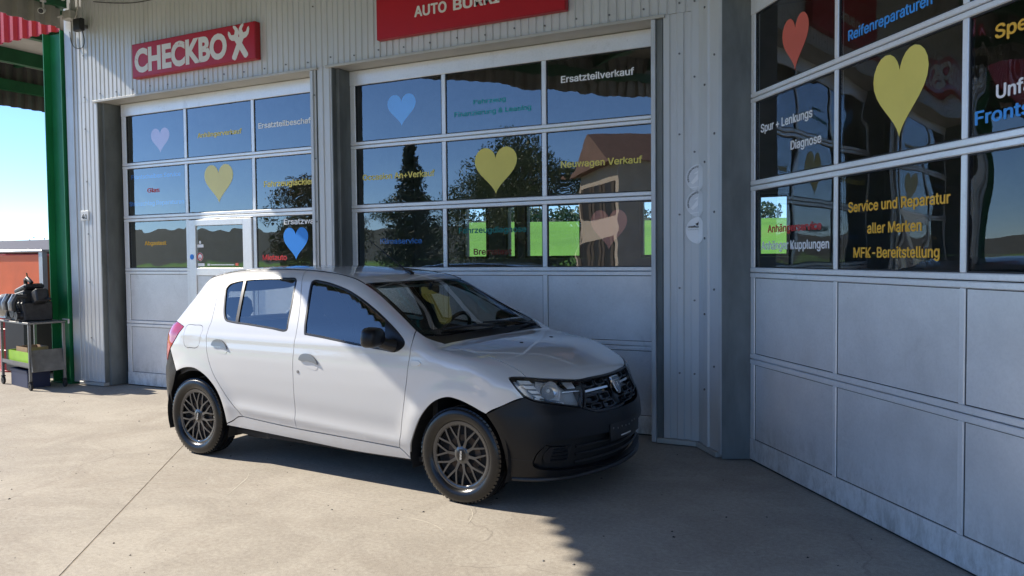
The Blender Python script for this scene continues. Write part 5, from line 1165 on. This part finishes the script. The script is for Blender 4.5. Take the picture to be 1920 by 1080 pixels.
# ---- wheels
def make_wheel():
    r0=.308; w=.0925; tb=MB()
    side=[(.214,.062),(.220,.074),(.232,.086),(.252,.0935),(.272,.0930),(.289,.0875),(.299,.079),(.3045,.068)]
    tread=[(.3075,.055),(.3080,.040),(.300,.0395),(.300,.0325),(.3083,.032),(.3085,.012),(.300,.0115),(.300,.0)]
    prof=side+tread; prof=prof+[(r,-y) for r,y in prof[::-1]][1:]
    Mw=Matrix.Rotation(PI/2,4,'X')       # local Z -> -Y (outer face of the right-hand wheel)
    tb.lathe(prof+[(.19,-.062),(.19,.062)],72,Mw,True)
    for k in range(64):
        a=2*PI*k/64
        for sg in (1,-1):
            mx=Matrix.Rotation(PI/2,4,'X')@Matrix.Rotation(a+(0 if sg>0 else .049),4,'Z')@Matrix.Translation((.2985,0,sg*.068))@Matrix.Rotation(sg*.45,4,'Y')@Matrix.Rotation(sg*.25,4,'X')
            tb.box(-.006,.0068,-.0115,.0115,-.016,.010,mx)
    hp=MB()
    hp.lathe([(.190,.052),(.197,.064),(.210,.070),(.2185,.069),(.2215,.062),(.2215,.055),(.214,.052)],64,Mw,True)
    def P3(r,a,z): return Vector((r*math.cos(a),r*math.sin(a),z))
    def blade(path,wd,th=.014):
        vs=[]; fs=[]
        for i,(r,a,z) in enumerate(path):
            p=P3(r,a,z); q=P3(*path[min(i+1,len(path)-1)])-P3(*path[max(i-1,0)]); q.normalize(); n_=q.cross(Vector((0,0,1))).normalized(); ww=wd[i]
            vs+=[p-n_*ww-Vector((0,0,th)),p-n_*ww*.75,p+n_*ww*.75,p+n_*ww-Vector((0,0,th))]
        for i in range(len(path)-1):
            for j in range(3): fs.append((i*4+j,i*4+j+1,(i+1)*4+j+1,(i+1)*4+j))
        fs+=[(0,1,2,3),tuple((len(path)-1)*4+j for j in (3,2,1,0))]
        hp.add(vs,fs,Mw)
    for k in range(10):
        a=2*PI*k/10
        blade([(.045,a,.058),(.075,a,.0615),(.100,a,.063)],[.015,.0125,.012])
        for sg in (-1,1):
            blade([(.088,a,.062),(.112,a+sg*.045,.0645),(.155,a+sg*.150,.067),(.196,a+sg*.205,.064)],[.007,.0085,.0085,.0075])
    hp.lathe([(0,.064),(.030,.064),(.046,.062),(.058,.056),(.062,.048),(0,.046)],32,Mw)
    cap=MB(); cap.lathe([(0,.0675),(.030,.0670),(.036,.0645),(.036,.060)],28,Mw)
    back=MB(); back.lathe([(0,.030),(.07,.030),(.10,.018),(.175,.016),(.195,.045),(.212,.050),(.212,-.04),(.0,-.04)],40,Mw)
    br=MB(); br.lathe([(.08,.024),(.125,.024),(.125,.019),(.08,.019)],32,Mw,True)
    for k in range(4):
        br.lathe([(0,.036),(.009,.036),(.010,.026)],6,Mw@Matrix.Rotation(k*PI/2+.4,4,'Z')@Matrix.Translation((.05,0,0)))
    return tb,hp,cap,back,br
wm=[]
for mb,nm,mt,sm in zip(make_wheel(),('tyre','hubcap','centre_cap','steel_wheel','brake_disc'),(M['tyre'],M['hub'],M['gloss'],M['under'],M['brake']),(30,32,40,40,40)):
    o=mb.build(nm,mt,CAR,smooth=sm); wm.append((nm,o.data)); bpy.data.objects.remove(o)
cap_t=text_mesh('sparco',.03); xs_=[v.co.x for v in cap_t.vertices]; cx_=.5*(min(xs_)+max(xs_)); L0=max(xs_)-min(xs_)
for v in cap_t.vertices: v.co=Vector((-(v.co.y-.25)*.058/L0*1.1,-.0712-v.co.z,(v.co.x-cx_)*.058/L0))
cap_t.materials.clear(); cap_t.materials.append(M['letter'])
pl_=MB(); pl_.box(-.011,.011,-.0685,-.066,-.033,.033); pl_me=pl_.mesh('cap_plate'); pl_me.materials.append(M['black'])
for k,(x,s,rot) in enumerate(((0,-1,.25),(2.589,-1,.08),(0,1,.4),(2.589,1,.9))):
    w=bpy.data.objects.new('wheel',None); link(w,CAR); w.location=(x,s*.7485,.3085); w.rotation_euler=(0,rot,0) if s==-1 else (0,rot,PI)
    cc=None
    for nm,me in wm:
        o=share(nm,me,w)
        if nm=='hubcap': cc=o
    share('cap_plate',pl_me,w); share('cap_lettering',cap_t,w)
# ---- seats, dashboard, steering wheel
def cushion(name,pts,r,mt,par):
    mb=MB(); mb.box(*pts); o=mb.build(name,mt,par,bevel=r); 
    for p in o.data.polygons: p.use_smooth=True
    return o
def seat(x,y,wd,rear=False):
    st=bpy.data.objects.new('rear_bench' if rear else 'front_seat',None); link(st,CAR); st.location=(x,y,.28)
    cushion('seat_cushion',(-.02,.50,-wd,wd,0,.24),.05,M['seat'],st)
    o=cushion('seat_back',(-.08,.08,-wd,wd,0,.60),.05,M['seat'],st); o.location=(-.06,0,.18); o.rotation_euler=(0,R(-18),0)
    for yy in ((0,) if not rear else (-.38,.38)):
        o=cushion('headrest',(-.05,.05,-.13,.13,0,.17),.04,M['seat'],st); o.location=(-.28,yy,.80); o.rotation_euler=(0,R(-10),0)
seat(1.12,.36,.24); seat(1.12,-.36,.24); seat(.30,0,.58,True)
mb=MB(); mb.prism([(1.86,.62),(2.31,.62),(2.31,.985),(2.15,.975),(1.98,.945),(1.88,.90)],-.68,.68,Matrix(((1,0,0,0),(0,0,1,0),(0,1,0,0),(0,0,0,1)))); db=mb.build('dashboard',M['dash'],CAR,bevel=.02)
mb=MB(); mb.prism([(1.86,.90),(2.02,.90),(2.06,.975),(1.93,1.00)],.22,.52,Matrix(((1,0,0,0),(0,0,1,0),(0,1,0,0),(0,0,0,1)))); mb.build('instrument_hood',M['dash'],db,bevel=.015)
SWM=Matrix.Translation((1.70,.37,.955))@Matrix.Rotation(R(-64),4,'Y')
mb=MB(); n=32
for k in range(n):
    a=2*PI*k/n
    for j in range(8):
        b_=2*PI*j/8; r=.182+.016*math.cos(b_); mb.v.append(tuple(SWM@Vector((r*math.cos(a),r*math.sin(a),.016*math.sin(b_)))))
for k in range(n):
    for j in range(8): mb.f.append((k*8+j,((k+1)%n)*8+j,((k+1)%n)*8+(j+1)%8,k*8+(j+1)%8))
sw=mb.build('steering_wheel',M['dash'],CAR,smooth=60)
mb=MB(); mb.box(-.05,.06,-.075,.075,-.035,.02,SWM); mb.box(-.03,.03,-.175,.175,-.015,.005,SWM); mb.build('wheel_hub',M['dash'],sw,bevel=.01)
mb=MB(); mb.tube([(1.74,.37,.93),(1.95,.37,.85)],.03,8); mb.build('steering_column',M['dash'],sw)
mb=MB(); mb.box(1.72,1.745,-.12,.12,1.285,1.35); rv=mb.build('interior_mirror',M['trimblk'],CAR,bevel=.01); mb=MB(); mb.bar((1.74,0,1.34),(1.76,0,1.37),.02); mb.build('mirror_stem',M['trimblk'],rv)
